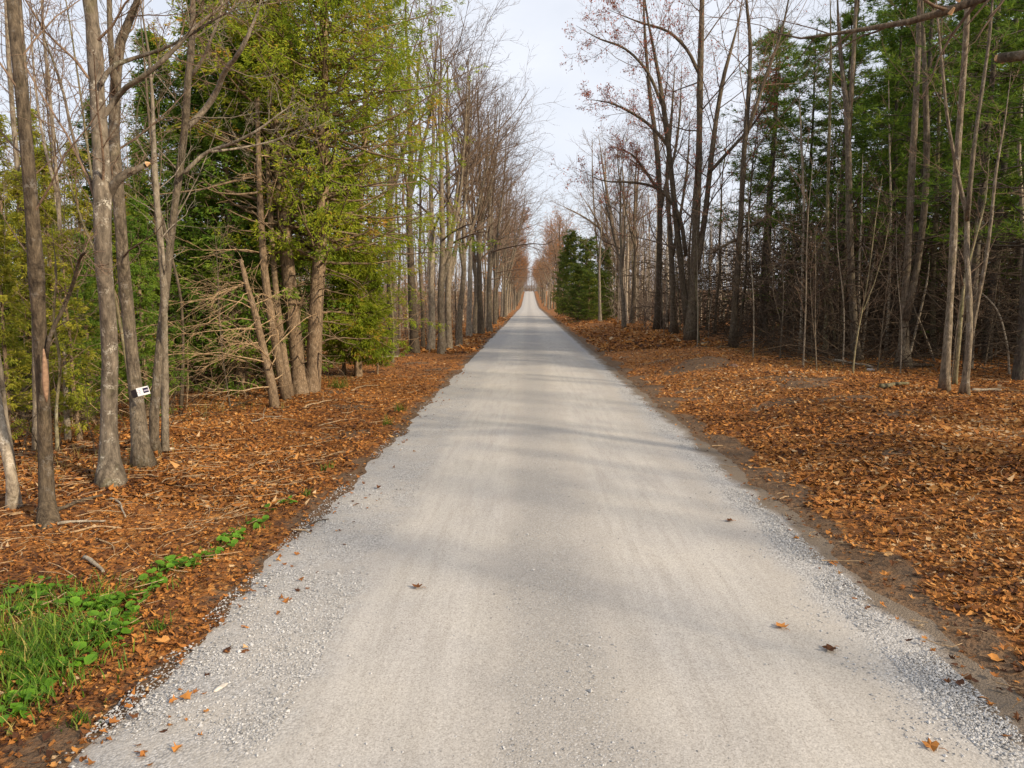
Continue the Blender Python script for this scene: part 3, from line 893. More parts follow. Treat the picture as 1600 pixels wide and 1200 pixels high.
# ------------------------------------------------------------------ individually shaped trees near the camera
def hero(name, label, base, stems, bark_m=None, seed=1, D=None, spec=None, twig_m=None, nlimb=None, group=None, bias=(0, 0, 0), kinds=None, depthwob=0.25, stubs=(), limb_m=None):
    """stems: photo-pixel outlines of the real stems [(u, v, half width px), ...]; the first is the trunk, the others branches.
    Each is rebuilt as a round tapering tube standing at the tree's own distance."""
    rng = np.random.default_rng(seed)
    b = G(*base)
    D = D or b[1]
    wide = 0.80 if b[0] < 0 else 0.72
    root = thing(name, b, label, 'tree', group)
    Ps, Rs = [], []
    for si, st in enumerate(stems):
        pts = []; rad = []
        ph = rng.random(2) * 6.28
        for j, (u, v, r) in enumerate(st):
            q = at(u, v, D + (depthwob * math.sin(0.9 * j + ph[0]) if j else 0) + (0.0 if si == 0 else 0.12 * j * math.sin(ph[1])))
            pts.append(q - b); rad.append(r * D / FPX * wide)
        pts = np.array(pts)
        if si == 0:
            pts[:, 1] -= pts[0, 1]
            pts[0, 2] = -0.12
            rad[0] *= 1.15
        n = 22 if si == 0 else 14
        p, r = resample(pts, rad, n)
        r = r * (1 + 0.05 * rng.normal(size=n))
        if si == 0:
            r[:3] *= np.array([1.5, 1.2, 1.06])
        if si not in stubs:
            r[-5:] *= np.array([0.9, 0.75, 0.6, 0.4, 0.2])
        Ps.append(p); Rs.append(r)
        g = Geo(); g.tubes(p, r, 12 if si == 0 else 8, cap=True)
        g.build('trunk' if (kinds and kinds[si] == 'trunk') or si == 0 else 'branch', (limb_m if si and limb_m else bark_m) or M_maple, root)
    if spec:
        c = Geo()
        P = np.stack([resample(p, r, 14)[0] for p, r in zip(Ps, Rs)])
        R = np.stack([resample(p, r, 14)[1] for p, r in zip(Ps, Rs)])
        for j, (p, q) in enumerate(crown_from(rng, P, R, spec, bias)):
            c.tubes(p, q, 5 if j == 0 else 3)
        c.build('twigs', twig_m or M_twig, root)
    return root, b, D

HT = [dict(c=10, t0=0.36, t1=0.98, ang=0.8, angj=0.25, L=0.26, fall=0.3, rr=0.20, rmin=0.008, k=6, up=0.07, wobble=0.13),
      dict(c=6, t0=0.15, t1=1.0, ang=0.7, angj=0.25, L=0.48, fall=0.4, rr=0.6, rmin=0.005, k=5, up=0.03, wobble=0.16),
      dict(c=4, t0=0.2, t1=1.0, ang=0.65, angj=0.25, L=0.5, fall=0.3, rr=0.7, rmin=0.004, k=3, up=0.02, wobble=0.17)]

# --- left foreground
r1, b1, D1 = hero('dark_barked_tree', 'dark straight trunk with a reddish bark scar, nearest the green weeds', (76, 822),
     [[(76, 824, 15), (74, 790, 13.5), (69, 650, 13), (61, 500, 12.5), (50, 330, 12), (38, 190, 11), (24, 60, 10), (18, -20, 9.5), (5, -250, 6), (-5, -520, 3)],
      [(72, 560, 4), (80, 520, 4), (100, 480, 3.8), (115, 440, 3.4), (126, 402, 3), (134, 394, 2)]], M_dark, 3, spec=HT, stubs=(1,))
g = Geo()
sc_ = [(68, 545, 1), (70, 570, 4), (71, 600, 5), (72, 618, 3), (73, 628, 1)]
p, r = resample(np.array([at(u, v, D1 - 0.105) for u, v, _ in sc_]) - b1, [q[2] * D1 / FPX for q in sc_], 9)
g.tubes(p, r, 7, True); tag(g.build('bark_scar', M_scar, r1), 'reddish strip of bare wood')
r2, b2, D2 = hero('mottled_tree', 'thick mottled grey trunk left of the trunk carrying the sign', (173, 757),
     [[(174, 760, 19), (172, 735, 17), (170, 650, 16), (172, 560, 15.5), (167, 470, 15), (161, 400, 15), (160, 300, 15), (158, 240, 14), (152, 150, 14), (147, 60, 13), (140, 0, 13), (125, -150, 10), (105, -420, 4)],
      [(162, 340, 9), (172, 300, 9), (190, 276, 7.5), (214, 264, 6), (231, 256, 5)],
      [(158, 186, 6), (180, 157, 6), (191, 142, 5), (233, 113, 4.5), (267, 83, 4), (300, 47, 3.2), (352, 5, 2.6), (400, -40, 2)],
      [(157, 132, 5), (177, 103, 4.5), (213, 90, 3.6), (253, 77, 3), (300, 53, 2.5), (355, 20, 2), (420, 5, 1.5)],
      [(150, 300, 3), (120, 235, 3), (95, 130, 2.5), (70, 60, 2), (50, 0, 1.5)]], M_beech, 4, spec=HT, stubs=(1,))
g = Geo(); p0, p1 = at(230, 256.5, D2) - b2, at(234.5, 254.5, D2) - b2
g.tubes(np.stack([p0 - np.array([0.01, 0, 0]), p1]), np.array([0.045, 0.012]), 5, True); g.build('broken_end', M_wood, r2, False)
r3, b3, D3 = hero('sign_tree', 'leaning tan trunk with the small white sign nailed to it', (223, 727),
     [[(225, 731, 17), (220, 700, 14.5), (215, 640, 13.5), (208, 570, 12.5), (199, 480, 11.5), (193, 420, 11), (187, 330, 11), (180, 260, 11), (178, 200, 10), (181, 130, 10), (190, 60, 9), (205, 25, 8), (220, -10, 7), (250, -160, 3.5)],
      [(180, 150, 6.5), (173, 70, 5.5), (170, -40, 4.5), (162, -240, 2)]], M_maple, 5, spec=HT)
r4, b4, D4 = hero('twin_stem_tree', 'slim twin stemmed tree right of the sign, its pale limbs crossing the cedars', (249, 708),
     [[(244, 709, 9.5), (240, 680, 8), (245, 600, 8), (252, 520, 7.5), (262, 420, 7.5), (272, 330, 7), (283, 250, 7), (290, 190, 6.5), (293, 130, 6), (301, 60, 5.5), (301, 0, 5), (298, -180, 2.5)],
      [(258, 705, 8.5), (258, 640, 7.5), (257, 560, 7), (256, 480, 6.5), (255, 430, 6), (248, 350, 5.5), (243, 290, 5.5), (240, 220, 5), (238, 150, 4), (232, 80, 4), (222, 20, 3), (212, -60, 2)],
      [(291, 200, 6), (312, 180, 5.5), (335, 150, 5), (352, 110, 4.5), (372, 85, 4), (390, 50, 3.5), (402, 20, 3), (415, -30, 2.2)],
      [(288, 270, 4), (320, 240, 3.4), (360, 225, 3), (400, 205, 2.5), (445, 172, 1.8), (470, 158, 1.2)],
      [(300, 118, 3.5), (318, 90, 3), (330, 60, 2.5), (345, 20, 2), (350, -30, 1.5)],
      [(330, 237, 2.4), (370, 232, 2.0), (420, 222, 1.7), (470, 205, 1.3), (510, 195, 0.9)]], M_maple, 6, spec=HT, twig_m=M_pale, limb_m=M_pale)
hero('pale_leaning_tree', 'pale leaning stem cut off by the left picture edge', (22, 792),
     [[(22, 794, 12), (17, 740, 10), (7, 690, 9), (-6, 620, 9), (-25, 500, 8), (-50, 300, 5)], [(20, 730, 7), (8, 650, 6), (2, 590, 5), (-15, 480, 4)]], M_pale, 7, spec=None)
hero('slender_tree', 'slim grey trunk half hidden behind the dark scarred trunk', (60, 705),
     [[(60, 707, 8), (57, 600, 7.5), (56, 480, 7), (52, 350, 7), (47, 250, 6.5), (40, 150, 6), (30, 0, 5), (24, -170, 2.5)]], M_maple, 8, spec=HT)
hero('slender_tree', 'thin pale pole between the scarred trunk and the mottled trunk', (105, 690),
     [[(106, 692, 4.5), (103, 600, 4.2), (100, 480, 4), (92, 330, 3.6), (80, 180, 3), (66, 20, 2.5), (60, -100, 1.5)], [(88, 300, 3), (66, 210, 2.6), (52, 100, 2), (45, -10, 1.5)]], M_pale, 9, spec=HT)
hero('slender_tree', 'spotted pale pole standing left of the dark scarred trunk', (40, 655),
     [[(41, 660, 7), (42, 560, 6.5), (43, 495, 6), (38, 420, 5.6), (30, 300, 5), (14, 100, 4), (4, -80, 3)]], M_pale, 10, spec=HT)
hero('bare_sapling', 'thin sapling left of the mottled trunk with crooked top', (90, 705),
     [[(90, 707, 3.2), (88, 640, 3), (94, 570, 2.8), (84, 500, 2.4), (88, 430, 2), (80, 350, 1.5)]], M_olive, 11, spec=SAP)
hero('bare_sapling', 'thin dark sapling rising between twin stems and cedar crown', (282, 640),
     [[(282, 642, 3), (286, 560, 2.8), (283, 470, 2.6), (250, 330, 2.4), (236, 220, 2.2), (226, 100, 2), (216, -10, 1.5)]], M_dark, 12, spec=HT)

# the little sign box on the sign tree
def sign():
    p = at(214.5, 616, D3)
    root = thing('trail_sign', p + np.array([0, -0.12, 0]), 'small white sign with a dark square, tilted, on the leaning tan trunk', 'sign')
    nx = Vector((0.36, -0.93, 0)).normalized(); tx = Vector((0.93, 0.36, 0.23)).normalized(); tz = nx.cross(tx).normalized() * -1
    if tz.z < 0: tz = -tz
    fc = Vector((at(223.5, 611, D3 - 0.26) - np.array(root.location)))
    def slab(name, cx, cz, w, h, d0, d1, mat, par=root):
        g = Geo()
        V = []
        for d in (d0, d1):
            for sx, sz in ((-1, -1), (1, -1), (1, 1), (-1, 1)):
                V.append(fc + tx * (cx + sx * w / 2) * 0.86 + tz * (cz + sz * h / 2) * 0.86 + nx * d)
        g.add(np.array([tuple(v) for v in V]), np.array([[0, 1, 2, 3], [7, 6, 5, 4], [0, 4, 5, 1], [1, 5, 6, 2], [2, 6, 7, 3], [3, 7, 4, 0]]))
        return g.build(name, mat, par, False)
    white = plain('sign_white', (0.80, 0.79, 0.82), 0.5, 0.04)
    dark = plain('sign_dark', (0.025, 0.022, 0.05), 0.5)
    grey = plain('sign_grey', (0.42, 0.40, 0.50), 0.5)
    sp_ = slab('sign_panel', 0, 0, 0.225, 0.165, -0.012, 0.0, white)
    slab('dark_square', 0.052, 0.006, 0.098, 0.100, 0.0, 0.003, dark, sp_)
    slab('grey_band', 0.055, 0.002, 0.085, 0.026, 0.003, 0.005, grey, sp_)
    for dx, dz, w, h in ((-0.066, 0.030, 0.034, 0.010), (-0.054, 0.008, 0.010, 0.034), (-0.070, -0.010, 0.026, 0.009), (-0.066, -0.034, 0.030, 0.008)):
        slab('printed_mark', dx, dz, w, h, 0.0, 0.002, grey, sp_)
    for dx, dz in ((-0.104, 0.0), (0.106, 0.068)):
        slab('nail', dx, dz, 0.009, 0.009, 0.0, 0.004, dark, sp_)
    # dark bracket running back to the trunk on the left
    g = Geo()
    a = fc + tx * -0.096
    bk = Vector((-0.13, 0.06, -0.045))
    V = [a + tz * 0.064, a - tz * 0.064, a - tz * 0.064 + bk, a + tz * 0.064 + bk]
    V += [v + Vector((0.02, 0.03, 0)) for v in V]
    g.add(np.array([tuple(v) for v in V]), np.array([[0, 1, 2, 3], [7, 6, 5, 4], [0, 4, 5, 1], [1, 5, 6, 2], [2, 6, 7, 3], [3, 7, 4, 0]]))
    g.build('sign_bracket', plain('bracket_dark', (0.05, 0.042, 0.045), 0.6), root, False)
sign()

# --- big cedar clump on the left
def cedar_px(label, base, st, base_v, crown_r, mat, seed, top_extra=260, **kw):
    b = G(*base)
    D = b[1]
    pts = np.array([at(u, v, D + 0.15 * math.sin(j * 1.3 + seed)) for j, (u, v, r) in enumerate(st)]) - b
    pts[0] = (pts[0][0], 0, -0.12)
    rad = [r * D / FPX for _, _, r in st]
    P, R = resample(pts, rad, 16)
    base_h = (at(base[0], base_v, D) - b)[2]
    return cedar('cedar_tree', P, R, base_h, crown_r, mat, seed, label=label, loc=b, **kw), b, D

cedar_px('tall sunlit cedar, left of the two thick orange brown trunks', (470, 614),
         [(473, 616, 17), (468, 590, 12), (458, 500, 11), (448, 400, 10.5), (440, 300, 10), (430, 200, 9), (426, 80, 8), (424, -40, 5), (424, -150, 2)], 395, 4.2, M_cedarleaf, 51, prune=0.55, nb=200, per=36, dead=26, top_r=0.4, low=0.5)
cedar_px('tall sunlit cedar, right of the two thick trunks, foliage reaching towards the road', (489, 612),
         [(487, 614, 16), (489, 590, 12), (493, 490, 11), (500, 390, 10), (505, 280, 9), (505, 160, 8), (506, 40, 7), (508, -60, 5), (510, -170, 2)], 410, 4.8, M_cedarleaf, 52, prune=0.45, nb=230, per=38, dead=34, top_r=0.6, low=0.6)
cedar_px('tall cedar with slim trunk whose bright foliage hangs nearest the road', (562, 588),
         [(561, 590, 7), (559, 560, 5.5), (557, 500, 5), (556, 430, 5), (562, 340, 4.6), (568, 240, 4.2), (572, 130, 3.6), (574, 30, 3), (576, -60, 1.5)], 520, 4.7, M_cedarleaf, 53, nb=250, per=36, dead=16, top_r=0.5, low=0.45)

def dead_fan(root, stem, seed, n, base_dir):
    rng = np.random.default_rng(seed)
    P, R = stem
    g = Geo()
    B, BR = level(rng, P[None], R[None], n, t0=0.15, t1=0.9, ang=1.1, angj=0.3, L=2.4, fall=0.2, rr=0.20, rmin=0.011, k=7, up=-0.11, wobble=0.15, bias=base_dir, absL=True)
    B2, R2 = level(rng, B, BR, 7, t0=0.2, ang=0.6, L=0.5, rr=0.5, rmin=0.008, k=5, up=-0.10, wobble=0.15, bias=base_dir)
    B3, R3 = level(rng, B2, R2, 3, t0=0.25, ang=0.5, L=0.5, rr=0.7, rmin=0.007, k=4, up=-0.04, wobble=0.15)
    for p, r in ((B, BR), (B2, R2), (B3, R3)):
        p[:, :, 2] = np.maximum(p[:, :, 2], 0.03)
        g.tubes(p, r, 4 if len(p) < 60 else 3)
    g.build('dead_branches', M_dead, root)

for lab, base, st, sd, nn in (
        ('leaning dead cedar stem with a fan of pale dry branches', (428, 637), [(430, 638, 9), (424, 600, 7), (410, 540, 6), (396, 480, 5), (384, 440, 4), (376, 405, 2.5)], 61, 26),
        ('thin leaning cedar stem between the dry branches and thick trunks', (446, 624), [(448, 626, 9), (440, 590, 7), (426, 510, 6.5), (415, 440, 6), (408, 350, 5), (404, 250, 4), (402, 150, 3)], 62, 10),
        ('second thin leaning cedar stem close beside the thick trunks', (452, 618), [(454, 620, 7), (446, 570, 5.5), (436, 500, 5), (428, 420, 4.5), (422, 330, 4), (416, 220, 3)], 63, 6)):
    b = G(*base); D = b[1]
    pts = np.array([at(u, v, D) for u, v, _ in st]) - b; pts[0, 2] = -0.1; pts[:, 1] -= pts[0, 1]
    P, R = resample(pts, [q[2] * D / FPX for q in st], 14)
    root = thing('leaning_cedar', b, lab, 'tree')
    g = Geo(); g.tubes(P, R, 9, True); g.build('trunk', M_cedar, root)
    dead_fan(root, (P, R), sd, nn, (-0.16, -0.05, 0) if sd == 61 else (-0.05, -0.03, 0))

# cedar prototypes for the copies
def cedar_proto(seed, h, r, base_h, cr, mat, **kw):
    rng = np.random.default_rng(seed)
    P, R = path_up(rng, h, r, 14, 0.015, 0.04, 1.3, 0.15)
    o = cedar('cedar_tree', P, R, base_h, cr, mat, seed, loc=(0, 0, -500), **kw)
    protos_made.append(o)
    return o
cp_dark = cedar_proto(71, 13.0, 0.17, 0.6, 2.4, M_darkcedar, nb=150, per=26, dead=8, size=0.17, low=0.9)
cp_yel = cedar_proto(72, 11.0, 0.13, 1.0, 1.7, M_yelcedar, nb=66, per=22, dead=20, size=0.17, low=0.9)
M_evergreen = leafy('evergreen_foliage', [(0.0, (0.022, 0.050, 0.010)), (0.5, (0.07, 0.115, 0.016)), (1.0, (0.19, 0.20, 0.028))], 0.35)
cp_ever = cedar_proto(74, 12.5, 0.17, 0.4, 2.9, M_evergreen, nb=170, per=24, dead=6, size=0.30, low=1.0, top_r=0.28, leaflets=5)
cp_green = cedar_proto(73, 8.5, 0.07, 0.9, 1.3, M_cedarleaf, nb=80, per=24, dead=12, size=0.18, low=1.0)
pine_protos = []
for sd, h, r, bh, cr, dd in ((81, 19, 0.17, 4.6, 3.8, 60), (82, 17, 0.15, 6.0, 3.2, 66), (83, 18, 0.16, 2.6, 3.9, 50)):
    p_ = pine(sd, h, r, bh, cr, nb=98, dead=dd)
    pine_protos.append(p_); protos_made.append(p_)

def place(p, u=None, v=None, xy=None, rz=0, s=1.0, label='', group=None, tilt=(0, 0)):
    b = G(u, v) if xy is None else np.array([xy[0], xy[1], float(ground_z(*xy))])
    o = dup(p, b, rz, s, label, group, tilt)
    return o

rn = random.Random(5)
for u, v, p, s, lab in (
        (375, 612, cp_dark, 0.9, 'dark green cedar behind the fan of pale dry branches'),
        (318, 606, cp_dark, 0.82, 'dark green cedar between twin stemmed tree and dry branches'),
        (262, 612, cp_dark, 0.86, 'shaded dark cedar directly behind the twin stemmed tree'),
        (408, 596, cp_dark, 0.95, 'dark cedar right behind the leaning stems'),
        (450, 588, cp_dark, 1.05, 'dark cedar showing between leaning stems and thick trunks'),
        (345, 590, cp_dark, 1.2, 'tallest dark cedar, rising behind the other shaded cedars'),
        (558, 590, cp_green, 0.95, 'young bright green cedar with thin trunk right of the thick cedar trunks'),
        (538, 585, cp_green, 1.1, 'young cedar squeezed between thick cedar trunks and brighter young cedar'),
        (590, 585, cp_green, 0.62, 'small bushy cedar at the right end of the cedar clump'),
        (135, 632, cp_yel, 0.66, 'yellowish cedar seen between scarred trunk and mottled trunk'),
        (30, 640, cp_yel, 0.7, 'yellowish cedar behind the spotted pale pole'),
        (85, 612, cp_yel, 0.82, 'taller yellowish cedar in the gap behind the scarred trunk'),
        (205, 622, cp_green, 0.8, 'green cedar behind the sign tree'),
        (-20, 622, cp_yel, 0.8, 'yellowish cedar at the extreme left edge of the wood'),
        (180, 600, cp_dark, 0.75, 'dark cedar deep in the wood behind the mottled trunk')):
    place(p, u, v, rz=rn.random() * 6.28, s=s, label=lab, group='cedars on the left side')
for u, v, p, s, lab in (
        (15, 700, cp_yel, 0.42, 'low yellowish young cedar by the left picture edge'),
        (125, 690, cp_yel, 0.40, 'low yellowish young cedar between thin pale pole and mottled trunk'),
        (105, 655, cp_yel, 0.6, 'bushy yellowish young cedar behind the thin pale pole'),
        (60, 660, cp_yel, 0.55, 'bushy yellowish young cedar behind the scarred trunk'),
        (145, 660, cp_dark, 0.35, 'low dark young cedar left of the mottled trunk'),
        (232, 650, cp_dark, 0.42, 'low dark young cedar behind the sign and twin stems'),
        (-10, 655, cp_dark, 0.5, 'dark young cedar at the extreme left edge')):
    place(p, u, v, rz=rn.random() * 6.28, s=s, label=lab, group='young cedars in the left undergrowth')
EL = ['low dark evergreen at the roadside foot of the far clump', 'tallest pointed evergreen of the far clump beside the right verge', 'smallest bushy evergreen in front of the far clump', 'low evergreen on the right flank of the far clump by the gnarled tree', 'medium evergreen at the back right of the far clump', 'evergreen behind the far clump, nearer the road', 'farthest evergreen, just left of the far clump']
for (x, y, s, w), lab in zip(((6.5, 93, 0.66, 1.15), (7.9, 98, 1.02, 1.15), (7.3, 87, 0.46, 1.5), (9.3, 90, 0.55, 1.35), (10.4, 98, 0.70, 1.2), (6.4, 107, 0.92, 1.05), (6.0, 121, 0.85, 1.0)), EL):
    place(cp_ever, xy=(x, y), rz=rn.random() * 6.28, s=(s * w, s * w, s * (0.85 + 0.3 * rn.random())), label=lab, group='evergreens in the far clump on the right')

# --- right side: individually shaped trees
RS = [dict(HT[0], c=13, t0=0.22, L=0.32, rr=0.26), dict(HT[1], c=8, rmin=0.010, k=4), dict(HT[2], c=5, rmin=0.0075)]
def red_leaves(root, seed, n, spread_lo):
    """withered leaves clinging to the outer twigs"""
    rng = np.random.default_rng(seed)
    tw = [c for c in root.children if c.name.startswith('twigs')][0]
    co = np.empty(len(tw.data.vertices) * 3, np.float32); tw.data.vertices.foreach_get('co', co)
    co = co.reshape(-1, 3)
    co = co[(co[:, 2] > spread_lo)]
    co = co[rng.integers(0, len(co), n)]
    g = Geo(); blobs(rng, co + rng.normal(0, 0.08, co.shape), 0.095, 0.5, g, 2)
    g.build('leaves', M_redleaf, root)

m1, bm, Dm = hero('red_leaved_maple', 'large forked maple with withered red leaves in its top, behind the stick pile', (1080, 536),
     [[(1081, 537, 13), (1080, 500, 9.5), (1084, 430, 8.5), (1088, 340, 8), (1092, 240, 7), (1094, 120, 6), (1097, 0, 5), (1100, -160, 3)],
      [(1076, 520, 8), (1068, 450, 7), (1058, 360, 6.5), (1050, 280, 6), (1040, 190, 5.5), (1028, 110, 4.5), (1012, 30, 4), (1000, -60, 3)],
      [(1086, 430, 7), (1100, 350, 6.5), (1110, 260, 6), (1120, 180, 5), (1133, 110, 4.5), (1150, 50, 3.5), (1165, -30, 2.5)],
      [(1045, 230, 4), (1020, 200, 3.4), (985, 175, 2.8), (950, 160, 2.2), (915, 155, 1.5)],
      [(1035, 165, 3.5), (1010, 110, 3), (975, 75, 2.5), (935, 60, 2), (900, 40, 1.3)],
      [(1092, 115, 4), (1075, 80, 3.5), (1045, 50, 3), (1000, 35, 2.4), (950, 15, 1.5)],
      [(1108, 270, 4), (1140, 235, 3.4), (1180, 190, 2.6), (1215, 130, 1.8)],
      [(1072, 400, 4.5), (1058, 330, 4), (1030, 295, 3.4), (990, 285, 2.8), (940, 282, 2), (900, 262, 1.4)]], M_dark, 21, spec=RS)
red_leaves(m1, 5, 3600, 6.5)
m2, _, _ = hero('red_leaved_maple', 'straight maple with sparse red leaves, left neighbour of the forked maple', (1029, 516),
     [[(1029, 517, 9), (1029, 480, 6.5), (1030, 400, 6), (1031, 320, 5.6), (1027, 240, 5), (1016, 150, 4), (1008, 60, 3.4), (1004, -60, 2.4)],
      [(1032, 330, 4), (1040, 290, 3.6), (1052, 250, 3), (1062, 180, 2.4), (1065, 100, 2)],
      [(1030, 300, 3.6), (1010, 270, 3), (985, 240, 2.4), (960, 230, 1.6)]], M_dark, 22, spec=RS)
red_leaves(m2, 6, 2000, 7.0)
hero('bare_maple', 'leaning dark maple squeezed between two red leaved maples', (1052, 521),
     [[(1053, 522, 8), (1052, 480, 6), (1050, 420, 5.5), (1046, 350, 5), (1042, 280, 4), (1048, 200, 3.2), (1055, 100, 2.4)], [(1051, 400, 4), (1064, 330, 3.4), (1074, 260, 2.6), (1078, 180, 2)]], M_dark, 23, spec=RS)
hero('bare_maple', 'dark slender maple with high fork standing alone between forked maple and pines', (1146, 542),
     [[(1146, 543, 8), (1147, 500, 6.3), (1153, 420, 6), (1158, 330, 5.6), (1163, 230, 5), (1170, 140, 4.4), (1172, 60, 3.8), (1166, 0, 3.2), (1160, -120, 2)],
      [(1165, 215, 4.5), (1180, 170, 4), (1200, 110, 3.4), (1218, 60, 2.8), (1232, 0, 2.2), (1240, -60, 1.5)],
      [(1158, 370, 3.4), (1130, 385, 3), (1105, 400, 2.4)], [(1155, 355, 3), (1180, 350, 2.6), (1205, 330, 2)]], M_dark, 24, spec=RS)
hero('gnarled_tree', 'gnarled short tree with thick low fork beside the far evergreen clump', (968, 497),
     [[(968, 498, 9), (968, 475, 8), (969, 450, 7.5), (970, 425, 7), (965, 390, 4.5), (955, 340, 3.4), (945, 280, 2.4), (935, 210, 1.6)],
      [(970, 440, 5), (980, 405, 4), (990, 360, 3.2), (996, 290, 2.4), (1000, 220, 1.8)], [(968, 445, 5), (955, 415, 4), (945, 380, 3), (930, 340, 2), (905, 300, 1.4)],
      [(970, 430, 4), (972, 380, 3.4), (975, 310, 2.6), (970, 230, 1.8)], [(972, 462, 3), (990, 455, 2.6), (1010, 440, 2), (1030, 420, 1.4)],
      [(966, 425, 3), (940, 360, 2.4), (905, 335, 2), (870, 318, 1.4)]], M_maple, 25, spec=[dict(q, rmin=max(q['rmin'], 0.014)) for q in RS])
hero('slender_tree', 'pale straight pole left of the gnarled tree', (942, 493), [[(942, 494, 3.2), (940, 460, 2.6), (936, 420, 2.4), (930, 350, 2), (926, 280, 1.6), (925, 210, 1.2)]], M_pale, 26, spec=[dict(q, rmin=0.015) for q in SAP])
hero('slender_tree', 'pale straight pole nearest the gnarled tree', (954, 494), [[(954, 495, 3.2), (952, 450, 2.6), (949, 380, 2.4), (947, 300, 2), (945, 220, 1.4)]], M_pale, 27, spec=[dict(q, rmin=0.015) for q in SAP])
HR = [dict(HT[0], c=6, t0=0.5, L=0.18), HT[1], HT[2]]
hero('slender_tree', 'thin pale sapling pole standing in the gap left of the mossy pole', (1250, 552), [[(1250, 553, 3.2), (1253, 480, 2.8), (1254, 400, 2.6), (1256, 320, 2.4), (1252, 220, 2), (1248, 120, 1.6)]], M_pale, 28, spec=SAP)
hero('slender_tree', 'olive mossy pole with crooked sapling leaning on it', (1290, 556),
     [[(1290, 557, 4.6), (1291, 500, 4), (1292, 420, 3.8), (1293, 320, 3.5), (1296, 200, 3), (1298, 80, 2.6), (1297, -20, 2)], [(1306, 552, 2.6), (1302, 500, 2.4), (1291, 430, 2.2), (1278, 380, 1.8), (1268, 345, 1.2)]], M_olive, 29, spec=HR)
hero('forked_tree', 'grey trunk with narrow fork high up, just right of the mossy pole', (1338, 564),
     [[(1338, 565, 9), (1336, 530, 7.3), (1331, 450, 6.8), (1328, 360, 6.4), (1326, 260, 6), (1324, 180, 5.4), (1316, 110, 4.2), (1310, 40, 3.6), (1308, -60, 2.4)],
      [(1325, 190, 5), (1331, 130, 4.4), (1335, 60, 4), (1338, -10, 3.4), (1340, -100, 2)]], M_maple, 30, spec=HR)
hero('slender_tree', 'thin pole touching the left flank of the forked grey trunk', (1312, 552), [[(1312, 553, 3.6), (1317, 480, 3.2), (1322, 400, 3), (1323, 300, 2.6), (1320, 160, 2), (1312, 20, 1.6)]], M_olive, 31, spec=SAP)
hero('slender_tree', 'thin crooked sapling right of the forked grey trunk', (1346, 560), [[(1346, 561, 2.4), (1353, 500, 2.2), (1362, 430, 2), (1370, 385, 1.6)], [(1345, 520, 2.2), (1342, 440, 2), (1346, 340, 1.8), (1348, 240, 1.4)]], M_pale, 32, spec=None)
hero('slender_tree', 'thin straight sapling midway between forked trunk and V shaped trunk', (1384, 555), [[(1384, 556, 2.8), (1388, 490, 2.6), (1391, 400, 2.4), (1392, 330, 2), (1390, 230, 1.6), (1388, 100, 1.2)]], M_pale, 33, spec=SAP)
hero('forked_tree', 'V shaped grey brown trunk splitting low into two tall stems', (1411, 572),
     [[(1411, 573, 11), (1412, 540, 9), (1414, 470, 7.8), (1420, 380, 7.2), (1424, 280, 6.8), (1430, 180, 6), (1434, 90, 5.4), (1438, 0, 5), (1444, -160, 3)],
      [(1416, 500, 7.5), (1424, 460, 7), (1434, 410, 6.6), (1443, 340, 6.2), (1448, 250, 6), (1447, 170, 5.4), (1444, 90, 4.8), (1441, 10, 4.2), (1440, -120, 2.6)]], M_maple, 34, spec=HR)
hero('slender_tree', 'two thin saplings crossing in an X right of the V shaped trunk', (1418, 565), [[(1418, 566, 2.4), (1430, 520, 2.2), (1442, 470, 2), (1450, 430, 1.6), (1453, 400, 1)], [(1470, 600, 2.4), (1455, 550, 2.2), (1440, 510, 2), (1428, 480, 1.6), (1420, 450, 1)]], M_pale, 35, spec=None)
hero('slender_tree', 'mossy olive pole behind the crossing saplings', (1459, 555), [[(1459, 556, 5), (1458, 500, 4.4), (1459, 420, 4.2), (1463, 330, 4), (1466, 220, 3.4), (1470, 100, 3), (1472, -20, 2)]], M_olive, 36, spec=HR)
hero('tall_tree', 'straight tan trunk, nearest to the road of the right wood, beside the Y shaped trunk', (1475, 611),
     [[(1475, 613, 9), (1477, 580, 7.6), (1484, 480, 7.2), (1490, 370, 6.8), (1494, 270, 6.4), (1502, 160, 6), (1509, 60, 5.4), (1514, -40, 4.6), (1522, -200, 2.6)]], M_maple, 37, spec=HR)
hero('forked_tree', 'slim Y shaped trunk with crooked left arm, right of the straight tan trunk', (1506, 617),
     [[(1506, 619, 7.5), (1509, 590, 6.2), (1515, 520, 6), (1513, 440, 5.6), (1510, 380, 5.4), (1511, 335, 5), (1502, 300, 3.8), (1492, 250, 3.4), (1481, 190, 3), (1472, 100, 2.6), (1464, 20, 2.2), (1460, -80, 1.4)],
      [(1511, 345, 4.6), (1516, 290, 4.2), (1523, 220, 3.8), (1536, 130, 3.4), (1547, 50, 3), (1552, -20, 2.4), (1558, -130, 1.5)],
      [(1517, 530, 4.2), (1526, 480, 4), (1538, 420, 3.6), (1548, 350, 3.2), (1556, 270, 2.8), (1570, 190, 2.2), (1580, 110, 1.8)]], M_maple, 38, spec=HR)
hero('slender_tree', 'thin curved sapling hugging the Y shaped trunk on its left', (1491, 600), [[(1491, 601, 4), (1497, 550, 3.6), (1503, 480, 3.2), (1507, 440, 2.8), (1522, 380, 2.2), (1540, 310, 1.8), (1546, 240, 1.2)]], M_olive, 39, spec=SAP)
hero('slender_tree', 'arching bare sapling bending down near the right picture edge', (1578, 585), [[(1578, 586, 2), (1572, 530, 1.8), (1555, 480, 1.6), (1530, 455, 1.4), (1505, 440, 1)]], M_pale, 40, spec=None)
